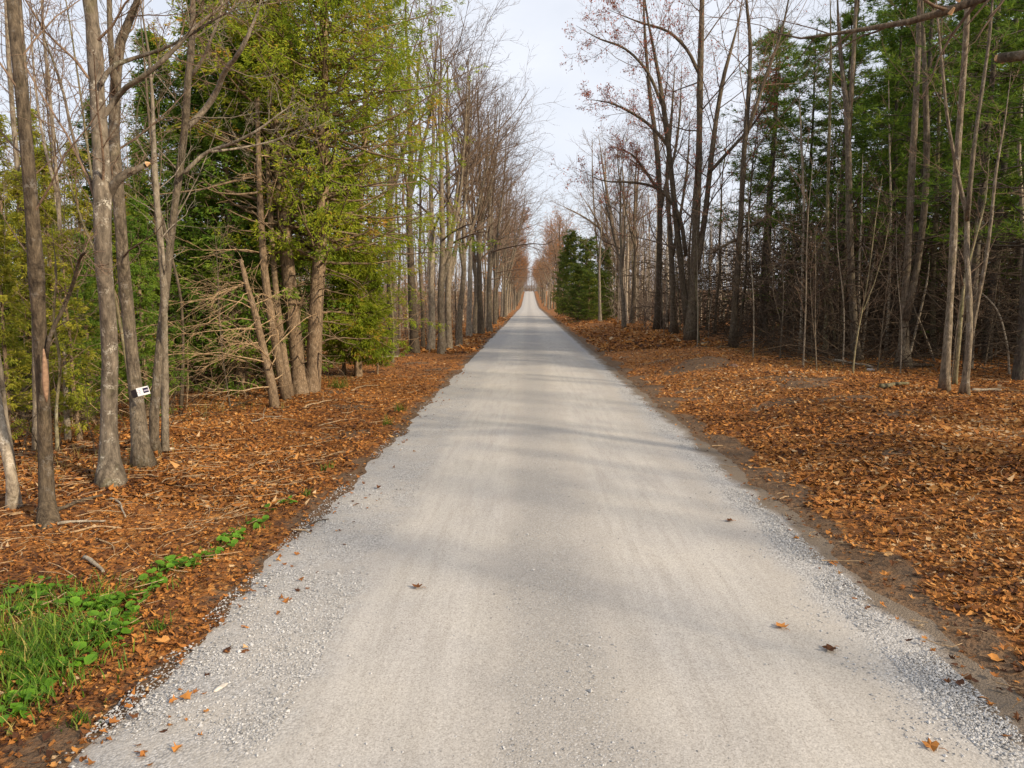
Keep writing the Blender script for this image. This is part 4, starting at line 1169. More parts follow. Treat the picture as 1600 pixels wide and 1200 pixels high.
hero('slender_tree', 'pale grey pole at the right picture edge', (1592, 575), [[(1592, 576, 5), (1596, 480, 4.6), (1598, 350, 4.2), (1592, 230, 3.8), (1600, 100, 3.2), (1606, -40, 2.4)]], M_pale, 41, spec=HR)

# tree just outside the right edge whose low boughs reach into the top corner
def edge_tree():
    D = 10.5
    b = np.array([10.6, 9.6, 0]); b[2] = float(ground_z(b[0], b[1]))
    root = thing('roadside_maple', b, 'broken boughs of a maple reaching in at the top right corner', 'tree')
    rng = np.random.default_rng(9)
    P, R = path_up(rng, 13, 0.19, 14, 0.01, 0.05)
    g = Geo(); g.tubes(P, R, 10); g.build('trunk', M_maple, root)
    def limb(st, d0, mat=M_dark, d1=None):
        pts = np.array([at(u, v, d0 + 0.15 * j) for j, (u, v, r) in enumerate(st)]) - b
        rad = [r * d0 / FPX for _, _, r in st]
        # root the bough in the trunk
        z = pts[0, 2] + 0.3
        j = np.argmin(abs(P[:, 2] - z))
        pts = np.concatenate([[P[j]], pts]); rad = [rad[0] * 1.2] + rad
        p, r = resample(pts, rad, 18)
        g = Geo(); g.tubes(p, r, 8, True); g.build('branch', mat, root)
        return p, r
    l1 = limb([(1640, -70, 8), (1580, -25, 7), (1530, 0, 6.5), (1470, 20, 6), (1420, 34, 5), (1370, 42, 4), (1330, 50, 3.2), (1290, 54, 2.4), (1240, 60, 1.6), (1205, 50, 1)], 9.6)
    l2 = limb([(1660, 60, 8), (1620, 82, 8), (1590, 88, 8), (1560, 91, 7.5)], 9.6)
    g = Geo(); e = at(1556, 90, 10.05) - b; e2 = at(1570, 91, 10.05) - b
    g.tubes(np.stack([e2, e]), np.array([0.074, 0.040]), 6, True); g.build('broken_end', M_wood, root, False)
    for q in ((1484, 22), (1496, 2)):
        g = Geo(); e = at(q[0], q[1], 9.95) - b
        g.tubes(np.stack([e, e + np.array([0.02, -0.06, 0.06])]), np.array([0.035, 0.015]), 5, True); g.build('broken_end', M_wood, root, False)
    c = Geo()
    p0, r0 = l1
    A, AR = level(rng, p0[None], r0[None], 12, t0=0.4, t1=1, ang=0.55, angj=0.3, L=1.5, fall=0.2, rr=0.45, rmin=0.007, k=6, up=-0.02, wobble=0.13, absL=True)
    B, BR = level(rng, A, AR, 4, t0=0.3, ang=0.6, L=0.5, rr=0.7, rmin=0.0045, k=4, up=-0.02, wobble=0.15)
    c.tubes(A, AR, 5); c.tubes(B, BR, 3)
    for kw in ():
        pass
    up_, ur = level(rng, P[None], R[None], 10, t0=0.5, ang=0.7, L=0.3, rr=0.4, rmin=0.02, k=6, up=0.08)
    c.tubes(up_, ur, 5)
    u2, ur2 = level(rng, up_, ur, 6, t0=0.3, ang=0.6, L=0.45, rr=0.5, rmin=0.009, k=4, up=0.04)
    c.tubes(u2, ur2, 3)
    c.build('twigs', M_twig, root)
edge_tree()

# --- pines of the right wood
used = []
PL = 'tall white pine with dead lower limbs in the dark right wood'
for u, v, k, s, rz, lab in (
        (1302, 545, 0, 0.95, 0.3, 'tall white pine directly behind the mossy pole'),
        (1386, 548, 1, 1.0, 1.9, 'tall white pine between the forked trunk and the V shaped trunk'),
        (1542, 562, 0, 1.05, 4.0, 'thick dark white pine trunk behind the Y shaped trunk'),
        (1575, 552, 2, 0.95, 2.2, 'white pine with low green boughs at the right picture edge'),
        (1365, 540, 1, 0.9, 5.2, 'white pine partly hidden behind the forked grey trunk'),
        (1490, 545, 2, 0.9, 0.9, 'white pine behind the straight tan trunk'),
        (1450, 538, 0, 0.9, 3.3, 'white pine behind the mossy olive pole'),
        (1236, 532, 2, 0.62, 2.7, 'short white pine with bright low boughs beside the lone dark maple'),
        (1590, 596, 0, 1.0, 1.1, 'nearest white pine, its boughs filling the upper right corner'),
        (1512, 574, 1, 1.1, 3.9, 'high crowned white pine just left behind the Y shaped trunk'),
        (1425, 556, 0, 1.05, 2.9, 'white pine standing close behind the V shaped trunk'),
        (1330, 533, 0, 0.85, 0.7, 'white pine deep behind the forked grey trunk')):
    o = place(pine_protos[k], u, v, rz=rz, s=s, label=lab, group='white pines in the right wood')
    used.append(o.location.xy.copy())

# ------------------------------------------------------------------ rows and woods of copies
RNG = random.Random(11)
occupied = [(o.location.x, o.location.y) for o in COL.objects if o.type == 'EMPTY' and o.location.z > -100]
def free(x, y, dmin):
    return all((x - a) ** 2 + (y - b) ** 2 > dmin * dmin for a, b in occupied)
def put(p, x, y, rz, s, label, group):
    occupied.append((x, y))
    return dup(p, (x, y, float(ground_z(x, y)) - 0.03), rz, s, label, group)

# left roadside row, the near ones where the photo shows them
for (u, v, k, s, lab) in (
        (616, 558, 1, 1.0, 'dark broad roadside maple at the right end of the cedar clump'),
        (648, 551, 1, 1.05, 'dark maple second along the left row after the cedars'),
        (673, 547, 3, 1.05, 'lighter maple behind the pair of close roadside trunks'),
        (690, 553, 0, 1.0, 'left trunk of the close pair at the leaf strewn left verge'),
        (701, 546, 0, 1.0, 'right trunk of the close pair at the leaf strewn left verge'),
        (717, 541, 2, 1.05, 'leaning roadside maple just beyond the close pair of trunks'),
        (733, 526, 3, 1.1, 'pale maple after the leaning one in the left row'),
        (752, 522, 1, 1.15, 'dark maple standing out midway along the left row'),
        (765, 519, 0, 1.15, 'maple touching the dark midway maple in the left row'),
        (741, 521, 2, 1.1, 'slim maple left of the dark midway maple')):
    b = G(u, v)
    put(road_protos[k], b[0], b[1], RNG.uniform(-1.3, 1.3), s, lab, 'bare maples lining the left roadside')
y = 70
while y < 600:
    x = -4.6 + RNG.uniform(-0.7, 0.5)
    p = RNG.choice(road_protos) if y < 130 else RNG.choice(lod_protos)
    lab = 'bare maple further along the left roadside row' if y < 200 else 'distant bare tree where the left row climbs the hill'
    put(p, x, y, RNG.uniform(-1.1, 1.1), RNG.uniform(0.8, 1.4), lab, 'bare maples lining the left roadside' if y < 200 else 'distant trees along the left of the road')
    y += RNG.uniform(4.5, 8) if y < 160 else RNG.uniform(8, 14)
y = 62
while y < 600:
    x = (8.6 if y < 120 else 6.6) + RNG.uniform(-0.8, 1.6)
    if 80 < y < 128: x += 5
    p = RNG.choice(road_protos) if y < 130 else RNG.choice(lod_protos)
    lab = 'bare maple further along the right roadside' if y < 200 else 'distant bare tree where the right row climbs the hill'
    put(p, x, y, math.pi + RNG.uniform(-1.1, 1.1), RNG.uniform(0.75, 1.0) if y < 140 else RNG.uniform(0.9, 1.2), lab, 'bare maples lining the right roadside' if y < 200 else 'distant trees along the right of the road')
    y += RNG.uniform(6, 10) if y < 160 else RNG.uniform(8, 14)

for _ in range(400):
    x, y = RNG.uniform(30, 58), RNG.uniform(-14, 34)
    if in_view(x, y, -30) or not free(x, y, 3.2) or len([1 for a in occupied if a[0] > 29 and a[1] < 36]) > 42: continue
    put(RNG.choice(pine_protos), x, y, RNG.random() * 6, RNG.uniform(0.85, 1.1), 'white pine of the right wood beyond the picture edge', 'pines of the right wood outside the view')

def scatter(n, xr, yr, protos, smin, smax, dmin, label, group, tries=30):
    c = 0
    for _ in range(n * tries):
        if c >= n: break
        y = yr[0] * (yr[1] / yr[0]) ** RNG.random()
        x = RNG.uniform(*xr)
        if not in_view(x, y, 20) or not free(x, y, dmin): continue
        put(RNG.choice(protos), x, y, RNG.random() * 6.28, RNG.uniform(smin, smax), label, group)
        c += 1
    return c
scatter(17, (15, 36), (24, 54), pine_protos, 1.0, 1.4, 2.4, 'dark white pine among the shadowy trunks deep in the right wood', 'pines deep in the right wood')
scatter(75, (11, 45), (42, 120), pole_protos, 0.75, 1.0, 1.0, 'slender bare tree among the thin trunks of the right wood', 'slender trees in the right wood')
scatter(75, (-32, -6.2), (28, 120), pole_protos, 0.75, 1.05, 1.0, 'slender bare tree among the thin trunks of the left wood', 'slender trees in the left wood')
scatter(64, (-26, -8.0), (12.5, 42), sap_protos, 0.8, 1.35, 0.7, 'thin bare sapling in the undergrowth of the left wood', 'saplings in the left wood')
scatter(70, (9.5, 34), (23, 60), sap_protos, 0.8, 1.4, 0.7, 'thin bare sapling in the undergrowth of the right wood', 'saplings in the right wood')
scatter(9, (-26, -13), (24, 45), [cp_yel, cp_green], 0.8, 1.1, 1.6, 'yellow green cedar deep in the left wood behind bare trunks', 'cedars deep in the left wood')
for u, v, k, s, lab in ((712, 530, 1, 0.8, 'young beech holding orange leaves beside the leaning roadside maple'), (668, 536, 0, 0.75, 'young beech with orange leaves behind the close pair of trunks'), (757, 514, 1, 1.1, 'orange leaved beech standing behind the dark midway maple'),
                        (775, 506, 1, 1.5, 'orange leaved beech where the left row starts to merge'), (640, 540, 0, 0.7, 'small orange leaved beech between the first two row maples')):
    b_ = G(u, v); put(beech_protos[k], b_[0], b_[1], RNG.random() * 6, s, lab, 'young beeches holding orange leaves')
# bare trees of the right verge behind the viewpoint, whose thin shade crosses the road
for x, y, k, s in ((10.5, 1.0, 0, 0.9), (12, -5.0, 1, 0.9), (9.5, -9, 3, 0.95), (15, 1.0, 2, 0.95), (17, -3, 1, 1.0), (13.5, 3.5, 0, 1.0), (13, 9, 3, 0.9), (11.6, 6.6, 1, 0.85), (16, 12, 2, 1.0), (14.5, 6.5, 0, 0.95), (18, 9, 3, 1.0)):
    put(pole_protos[k], x, y, 3.0, s, 'slender bare tree on the right verge beside the viewpoint', 'trees on the right verge outside the view')

# far woodland that reads as one mass, behind the individual trees
def woodland():
    rng = np.random.default_rng(77)
    src = []
    for sd, h, r, c1, c2, c3 in ((91, 15, 0.10, 11, 4, 1), (92, 13, 0.075, 9, 4, 1), (93, 16, 0.13, 12, 4, 1), (94, 10, 0.05, 8, 3, 1)):
        q = np.random.default_rng(sd)
        P, R = path_up(q, h, r, 5, 0.02, 0.08)
        g = Geo(); g.tubes(P, R, 4)
        nt_ = g.n
        spec = [dict(POLE[0], c=c1, rmin=0.022, k=3, L=0.20), dict(POLE[1], c=c2, rmin=0.016, k=2), dict(POLE[2], c=c3, rmin=0.013, k=2)]
        for p, rr in crown_from(q, P[None], R[None], spec):
            g.tubes(p, rr, 3)
        V = np.concatenate(g.v); F = np.concatenate([f for f in g.f])
        src.append((V, F, np.where(np.arange(len(V)) < nt_, 0.8, 0.3)))
    q = np.random.default_rng(95)
    g = Geo()
    P, R = path_up(q, 4.2, 0.03, 4, 0.05, 0.1); g.tubes(P, R, 3)
    A, AR = level(q, P[None], R[None], 11, t0=0.02, t1=0.95, ang=0.9, angj=0.4, L=2.4, fall=0.3, rr=0.8, rmin=0.018, k=3, up=0.12, absL=True)
    g.tubes(A, AR * 1.2, 3)
    A, AR = level(q, A, AR, 2, t0=0.2, ang=0.7, L=0.6, rr=0.8, rmin=0.014, k=2); g.tubes(A, AR, 3)
    shrub = (np.concatenate(g.v), np.concatenate(g.f), np.full(g.n, 0.38))
    G_ = Geo()
    for nmax, xf, yr in ((290, lambda: -(9 + 60 * rng.random() ** 1.2), (62, 260)), (450, lambda: 11 + 80 * rng.random() ** 1.2, (62, 260)),
                         (90, lambda: -(7 + 50 * rng.random() ** 1.5), (260, 620)), (110, lambda: 9 + 60 * rng.random() ** 1.5, (260, 620)),
                         (100, lambda: rng.uniform(-16, 26), (604, 670)), (60, lambda: rng.uniform(-40, 60), (606, 680)), (-260, lambda: rng.uniform(-16, 24), (602, 645)), (-520, lambda: -(6.5 + 60 * rng.random() ** 1.4), (50, 300)), (-720, lambda: 9.5 + 80 * rng.random() ** 1.3, (56, 300))):
        n = 0
        for _ in range(9000):
            if n >= abs(nmax): break
            y = yr[0] * (yr[1] / yr[0]) ** rng.random()
            x = xf()
            if not in_view(x, y, 10): continue
            V, F, T = shrub if nmax < 0 else src[rng.integers(4)]
            a = rng.random() * 6.28; s = 0.75 + 0.35 * rng.random()
            if y > 600: s *= 1.35
            ca, sa = math.cos(a) * s, math.sin(a) * s
            W = np.stack([V[:, 0] * ca - V[:, 1] * sa + x, V[:, 0] * sa + V[:, 1] * ca + y, V[:, 2] * s + float(ground_z(x, y))], 1)
            G_.add(W, F, np.clip((T if y < 600 else 0.4) + rng.normal(0, 0.15), 0, 1))
            n += 1
    tag(G_.build('woodland', M_farwood), 'far bare woodland reading as one brown mass of trunks and twigs', 'woodland', kind='stuff')
woodland()

# ------------------------------------------------------------------ undergrowth, grass, weeds
def brush():
    rng = np.random.default_rng(13)
    g = Geo()
    for n, xr, yr, hh in ((650, (-22, -8.0), (12.5, 34), 1.3), (1000, (12, 40), (30, 60), 1.8), (500, (-30, -6.5), (30, 80), 1.6)):
        X = rng.uniform(*xr, n); Y = yr[0] * (yr[1] / yr[0]) ** rng.random(n)
        Z = ground_z(X, Y)
        P = np.stack([X, Y, Z], 1)
        d = rng.normal(0, 0.55, (n, 3)); d[:, 2] = 1
        L = hh * (0.4 + rng.random(n)) / 5
        pts = [P]
        for k in range(5):
            d = d + rng.normal(0, 0.25, (n, 3)) + np.array([0, 0, -0.12])
            d /= np.linalg.norm(d, axis=1, keepdims=True)
            pts.append(pts[-1] + d * L[:, None])
        Q = np.stack(pts, 1); R = np.linspace(0.011, 0.004, 6)[None].repeat(n, 0)
        g.tubes(Q, R, 3)
        B, BR = level(rng, Q, R, 4, t0=0.3, ang=0.7, L=0.45, rr=0.7, rmin=0.004, k=3, up=0.02, wobble=0.2)
        g.tubes(B, BR, 3)
    def tangle(g, n, xr, yr, hmax, Lm, r0):
        X = rng.uniform(*xr, n); Y = yr[0] * (yr[1] / yr[0]) ** rng.random(n)
        keep_ = wob(X, Y, 3.5, 2) > -0.6
        X, Y = X[keep_], Y[keep_]; n = len(X)
        h = hmax * rng.random(n) ** 1.4
        P = np.stack([X, Y, ground_z(X, Y) + h], 1)
        d = rng.normal(0, 1, (n, 3)); d[:, 2] = rng.normal(0.1, 0.45, n)
        pts = [P]
        L = Lm * (0.4 + rng.random(n)) / 3
        for k in range(3):
            d = d + rng.normal(0, 0.35, (n, 3)); d /= np.linalg.norm(d, axis=1, keepdims=True)
            pts.append(pts[-1] + d * L[:, None])
        Q = np.stack(pts, 1)
        Q[:, :, 2] = np.maximum(Q[:, :, 2], ground_z(Q[:, :, 0], Q[:, :, 1]) + 0.02)
        g.tubes(Q, np.linspace(r0, r0 * 0.4, 4)[None].repeat(n, 0), 3)
    tangle(g, 11500, (11.5, 46), (27, 62), 6.5, 2.8, 0.025)
    tangle(g, 5200, (11, 95), (58, 120), 7.5, 4.5, 0.045)
    tangle(g, 1000, (10.5, 24), (25, 40), 1.0, 1.4, 0.012)
    g2 = Geo()
    tangle(g2, 3200, (-26, -8.2), (14, 40), 2.6, 1.5, 0.010)
    tangle(g2, 2600, (-40, -6.5), (35, 90), 4.0, 2.4, 0.020)
    tangle(g2, 3000, (-80, -7), (80, 160), 6.0, 4.5, 0.05)
    tag(g2.build('undergrowth', M_dead), 'tangled pale dry brush on the floor of the left wood', 'undergrowth', kind='stuff')
    tag(g.build('undergrowth', M_deadbrown), 'tangled dark brown brush and dead limbs filling the woods', 'undergrowth', kind='stuff')
brush()

def blades(g, rng, X, Y, h, w, tint):
    n = len(X)
    Z = ground_z(X, Y)
    a = rng.random(n) * 6.28
    lean = 0.35 + 0.6 * rng.random(n)
    d = np.stack([np.cos(a), np.sin(a), np.zeros(n)], 1)
    s = np.stack([-np.sin(a), np.cos(a), np.zeros(n)], 1)
    b = np.stack([X, Y, Z], 1)
    hh = (h * (0.5 + 0.8 * rng.random(n)))[:, None]
    pts = []
    for t in (0, 0.4, 0.75, 1.0):
        c = b + np.array([0, 0, 1.0]) * hh * (t - 0.35 * lean[:, None] * t * t) + d * hh * lean[:, None] * t * t
        ww = w * (1 - t ** 2)
        pts += [c - s * ww, c + s * ww]
    V = np.stack(pts, 1)
    i = 8 * np.arange(n)[:, None]
    F = np.concatenate([i + np.array([[2*k, 2*k+1, 2*k+3, 2*k+2]]) for k in range(3)])
    g.add(V, F, np.repeat(tint, 8))

def grasses():
    rng = np.random.default_rng(17)
    g = Geo()
    cs = [(G(u, v), n, s) for u, v, n, s in ((20, 1010, 150, 0.28), (60, 1040, 170, 0.30), (100, 1020, 120, 0.28), (30, 1080, 140, 0.26), (90, 980, 60, 0.24), (5, 1050, 120, 0.28), (140, 1000, 50, 0.22), (150, 960, 40, 0.2), (70, 1000, 120, 0.26), (-15, 1000, 120, 0.26), (180, 940, 60, 0.16), (225, 920, 50, 0.14), (130, 930, 70, 0.18), (60, 940, 70, 0.2), (10, 960, 80, 0.2), (265, 890, 40, 0.12), (120, 1070, 70, 0.18), (40, 1110, 70, 0.18), (330, 862, 30, 0.1), (375, 835, 30, 0.1), (200, 990, 40, 0.12))]
    for c, n, s in cs:
        blades(g, rng, c[0] + rng.normal(0, 0.19, n), c[1] + rng.normal(0, 0.22, n), s, 0.006, np.clip(rng.normal(0.58, 0.24, n), 0, 1))
    tag(g.build('grass', M_grass), 'bright green grass blades at the lower left corner', 'grass', kind='stuff')
    g = Geo()
    n = 2600
    X = rng.uniform(-16, -6.5, n); Y = rng.uniform(9, 26, n)
    ok = wob(X, Y, 1.2, 4) > 0.15
    blades(g, rng, X[ok], Y[ok], 0.34, 0.006, rng.random(ok.sum()))
    n = 1500
    X = rng.uniform(10, 26, n); Y = rng.uniform(24, 40, n)
    ok = wob(X, Y, 2, 4) > 0.1
    blades(g, rng, X[ok], Y[ok], 0.4, 0.008, rng.random(ok.sum()) * 0.6)
    tag(g.build('dry_grass', M_drygrass), 'sparse yellowed grass on the woodland floor', 'dry grass', kind='stuff')
grasses()

def weed_leaf_mesh():
    g = Geo()
    k = 9
    a = np.linspace(0, 2 * math.pi, k, endpoint=False)
    r = 0.5 * (1 + 0.08 * np.cos(3 * a))
    out = np.stack([r * np.cos(a) + 0.5, r * 0.85 * np.sin(a), 0.10 * np.abs(np.sin(a)) - 0.05 * np.cos(a) ** 2], 1)
    out[np.argmin(np.abs(a - math.pi))] = (0.1, 0, 0)
    V = np.concatenate([[(0.5, 0, -0.05)], out])
    F = np.array([[0, i + 1, (i + 1) % k + 1] for i in range(k)])
    g.add(V, F, np.linspace(0.3, 0.8, k + 1))
    g.tubes(np.array([[-0.55, 0, -0.35], [-0.2, 0, -0.12], [0.1, 0, 0.0]]), np.array([0.03, 0.028, 0.02]), 3)
    return g.mesh('leaf', M_weed, True)

def weeds():
    rng = random.Random(23)
    me = weed_leaf_mesh()
    spots = []
    wl_ = {(395, 812): 'weed between the isolated bright clump and the tiny tuft', (440, 790): 'weed just left of the tiny green tuft', (215, 935): 'weed with round green leaves above the star shaped leaf', (250, 905): 'weed in the leafy band climbing from the grass', (270, 890): 'weed at the thin end of the leafy band', (300, 880): 'weed beside the bright isolated leaf clump', (325, 870): 'small weed just below the isolated leaf clump', (362, 848): 'weed in the isolated bright clump furthest up the verge', (372, 835): 'small weed on top of the isolated bright clump', (60, 1100): 'weed below the grass in the lower left corner', (25, 1120): 'weed lowest in the left corner', (160, 1010): 'weed right of the grass by the gravel', (185, 985): 'weed left of the star shaped leaf', (418, 800): 'single yellow green weed nearest the dark twig debris'}
    for u, v, n, ru, rv in ((60, 930, 8, 60, 16), (130, 945, 8, 50, 16), (30, 1050, 6, 30, 30), (110, 1000, 8, 50, 26), (200, 955, 5, 40, 14), (395, 812, 3, 22, 10), (440, 790, 2, 14, 6), (95, 960, 8, 70, 26), (170, 960, 7, 45, 22), (215, 935, 6, 35, 18), (250, 905, 5, 22, 14), (270, 890, 4, 16, 9), (300, 880, 4, 16, 9), (325, 870, 2, 10, 6), (362, 848, 4, 14, 10), (372, 835, 2, 8, 5), (60, 1100, 6, 40, 22), (85, 1050, 5, 40, 16), (25, 1120, 4, 22, 14), (160, 1010, 4, 26, 16), (185, 985, 4, 24, 12), (40, 965, 4, 34, 12), (418, 800, 1, 2, 2)):
        for _ in range(n):
            spots.append((u + rng.uniform(-ru, ru), v + rng.uniform(-rv, rv), wl_[(u, v)] if (u, v) in wl_ else 'broadleaf weed growing in and around the bright grass'))
    for u, v, lab in spots:
        b = G(u, v)
        t = thing('broadleaf_weed', b, lab, 'plant', 'green weeds on the near left verge', rng.random() * 6.28)
        n = rng.choice((3, 4, 4, 5))
        for i in range(n):
            o = bpy.data.objects.new('leaf', me); COL.objects.link(o); o.parent = t
            a = i * 6.28 / n + rng.uniform(-0.5, 0.5)
            s = rng.uniform(0.055, 0.125)
            o.scale = (s, s, s)
            o.location = (math.cos(a) * 0.035, math.sin(a) * 0.035, rng.uniform(0.03, 0.09))
            o.rotation_euler = (rng.uniform(-0.6, 0.6), rng.uniform(-0.5, 0.4), a)
weeds()

def tuft(u, v, label, n=40, h=0.16, s=0.05, mat=None):
    rng = np.random.default_rng(int(u * 7 + v))
    b = G(u, v)
    g = Geo()
    blades(g, rng, b[0] + rng.normal(0, s, n), b[1] + rng.normal(0, s, n), h, 0.006, np.clip(rng.normal(0.5, 0.25, n), 0, 1))
    V = np.concatenate(g.v) - b
    g.v = [V.astype(np.float32)]
    o = g.build('grass_tuft', mat or M_grass)
    o.location = tuple(b)
    tag(o, label, 'grass tuft', 'grass tufts along the left verge')
tuft(626, 642, 'green grass tuft at the gravel edge furthest up the left verge', 50, 0.30, 0.09)
tuft(607, 664, 'green grass tuft at the gravel edge below the furthest tuft', 40, 0.26, 0.09)
tuft(531, 606, 'bushy green tuft on the leaves right of the thick cedar trunks', 90, 0.45, 0.16)
tuft(512, 736, 'small green tuft by the road edge level with the sign tree', 36, 0.16, 0.06)
tuft(480, 775, 'tiny green tuft on the leaves left of the dark twig debris', 30, 0.14, 0.05)
tuft(248, 985, 'small grass tuft in the leaves beside the star shaped orange leaf', 34, 0.13, 0.05)
tuft(120, 1135, 'grass tuft at the gravel edge in the lower left corner', 34, 0.12, 0.05)

# ------------------------------------------------------------------ sticks, logs, stones, single leaves
def stick(name, label, cat, a, b, r, mat, group=None, bend=0.08, seed=0, forks=0, lift=0.0):
    """a fallen branch lying on the ground between two photo pixels"""
    rng = np.random.default_rng(seed + int(a[0] * 3 + a[1]))
    A, B = G(*a), G(*b)
    onroad = -3.0 < A[0] < 3.9
    zf = road_surface_z if onroad else ground_z
    n = 9
    t = np.linspace(0, 1, n)[:, None]
    P = A * (1 - t) + B * t
    L = np.linalg.norm(B - A)
    side = np.array([-(B - A)[1], (B - A)[0], 0]) / (L + 1e-9)
    P = P + side * (bend * L * np.sin(t * math.pi) + 0.03 * L * np.sin(t * 7 + rng.random() * 6))
    R = r * np.linspace(1, 0.55, n) * (1 + 0.08 * rng.normal(size=n))
    P[:, 2] = zf(P[:, 0], P[:, 1]) + r * 0.75 + lift * np.sin(t[:, 0] * 2.4) + 0.02
    c = P[0].copy()
    g = Geo(); g.tubes(P - c, R, 7, True)
    if forks:
        Q, QR = level(rng, (P - c)[None], R[None], forks, t0=0.25, ang=0.6, L=0.35, rr=0.6, rmin=r * 0.25, k=4, up=0.05, wobble=0.1)
        g.tubes(Q, QR, 4)
    o = g.build(name, mat)
    o.location = tuple(c)
    tag(o, label, cat, group)
    return o
GS = 'sticks scattered on the left verge'
for i, (lab, a, b, r, m, f) in enumerate((
        ('long tan stick lying below the thick cedar trunks', (478, 640), (520, 628), 0.03, M_dead, 2),
        ('short pale stick left of the grass tuft by the cedars', (548, 612), (590, 604), 0.03, M_dead, 1),
        ('pale fallen branch at the right end of the cedar clump', (585, 561), (622, 559), 0.07, M_pale, 1),
        ('curved grey branch standing out right of the mottled trunk foot', (172, 782), (194, 812), 0.018, M_pale, 0),
        ('long grey branch on the leaves right of the scarred trunk', (90, 822), (165, 818), 0.02, M_pale, 2),
        ('dark branch running from scarred trunk foot to mottled trunk', (92, 800), (160, 778), 0.03, M_dark, 2),
        ('pale stick just below the long grey branch', (110, 835), (190, 828), 0.014, M_dead, 2),
        ('thin tan stick pointing at the road below the mottled trunk', (150, 845), (180, 866), 0.012, M_dead, 1),
        ('long thin stick on the leaves towards the road', (335, 815), (385, 795), 0.012, M_dead, 2),
        ('tan stick between the sign tree and the road', (390, 730), (440, 722), 0.014, M_dead, 1),
        ('short stick lying in the shade by the dry branches', (395, 660), (440, 652), 0.02, M_pale, 1),
        ('grey rotten branch among weeds near the left picture edge', (130, 876), (160, 900), 0.028, M_pale, 0),
        ('pale stick touching the left picture edge', (0, 862), (18, 846), 0.014, M_dead, 0),
        ('thin stick crossing the leaves below the cedars', (500, 668), (560, 655), 0.015, M_dead, 1),
        ('thin stick midway between cedar and grass tufts', (455, 700), (520, 690), 0.013, M_dead, 1),
        ('small tan stick right of the twin stems foot', (288, 690), (300, 710), 0.014, M_dead, 0))):
    stick('fallen_stick', lab, 'stick', a, b, r, m, GS, 0.08, i, f)
GR = 'sticks and logs on the right woodland floor'
for i, (lab, a, b, r, m, f) in enumerate((
        ('pale fallen log by the forked grey trunk', (1300, 566), (1362, 577), 0.07, M_pale, 0),
        ('dark rotten log right of the V shaped trunk', (1418, 574), (1460, 575), 0.11, M_deadbrown, 0),
        ('mossy curved log lying left of the straight tan trunk', (1378, 608), (1420, 603), 0.075, M_olive, 0),
        ('pale stick behind the Y shaped trunk', (1520, 612), (1565, 612), 0.045, M_pale, 0),
        ('long grey branch on the stick pile between forked and lone maple', (1100, 540), (1165, 529), 0.05, M_pale, 2),
        ('second grey branch across the stick pile', (1095, 532), (1150, 538), 0.045, M_pale, 2),
        ('grey branch at the right end of the stick pile', (1160, 538), (1215, 531), 0.05, M_pale, 2),
        ('short branch at the foot of the lone dark maple', (1120, 545), (1150, 541), 0.04, M_dead, 1),
        ('pale branch leaning low beside the lone dark maple', (1112, 495), (1145, 482), 0.04, M_pale, 0),
        ('short pale stick on the leaves below the thin sapling pole', (1262, 567), (1290, 562), 0.025, M_dead, 1))):
    stick('fallen_log' if 'log' in lab else 'fallen_stick', lab, 'log' if 'log' in lab else 'stick', a, b, r, m, GR, 0.06, i + 40, f)
stick('fallen_stick', 'thin curved twig lying on the left gravel shoulder', 'stick', (456, 830), (486, 836), 0.011, M_dead, None, 0.12, 3, 1)
stick('fallen_stick', 'pale stick lying in the dirt at the right road edge', 'stick', (1218, 784), (1232, 777), 0.014, M_dead, None, 0.05, 5)
stick('fallen_stick', 'dry straw coloured stick in the right edge gravel', 'stick', (1112, 700), (1130, 697), 0.014, M_dead, None, 0.05, 7)
stick('fallen_stick', 'dark twig debris on the left gravel shoulder', 'stick', (490, 822), (514, 816), 0.012, M_dark, None, 0.15, 9, 5)

def twig_litter():
    rng = np.random.default_rng(31)
    g = Geo()
    for n, xr, yr, rr in ((900, (-11, -3.6), (6, 14), 0.006), (420, (-15, -3.6), (13, 30), 0.009), (320, (5, 20), (13, 36), 0.009), (160, (3.6, 9), (5, 13), 0.005)):
        X = rng.uniform(*xr, n); Y = rng.uniform(*yr, n)
        a = rng.random(n) * 6.28; L = 0.12 + 0.45 * rng.random(n) ** 2
        t = np.linspace(-0.5, 0.5, 4)[None]
        bendv = rng.normal(0, 0.12, n)[:, None] * L[:, None] * (1 - 4 * t ** 2)
        px = X[:, None] + np.cos(a)[:, None] * L[:, None] * t - np.sin(a)[:, None] * bendv
        py = Y[:, None] + np.sin(a)[:, None] * L[:, None] * t + np.cos(a)[:, None] * bendv
        pz = ground_z(px, py) + 0.045 + rng.random((n, 1)) * 0.03
        g.tubes(np.stack([px, py, pz], -1), np.repeat(rng.uniform(0.5, 1.3, n)[:, None] * rr, 4, 1), 3)
    tag(g.build('twig_litter', M_dead), 'countless dry twigs strewn over the leaves', 'twigs', kind='stuff')
twig_litter()

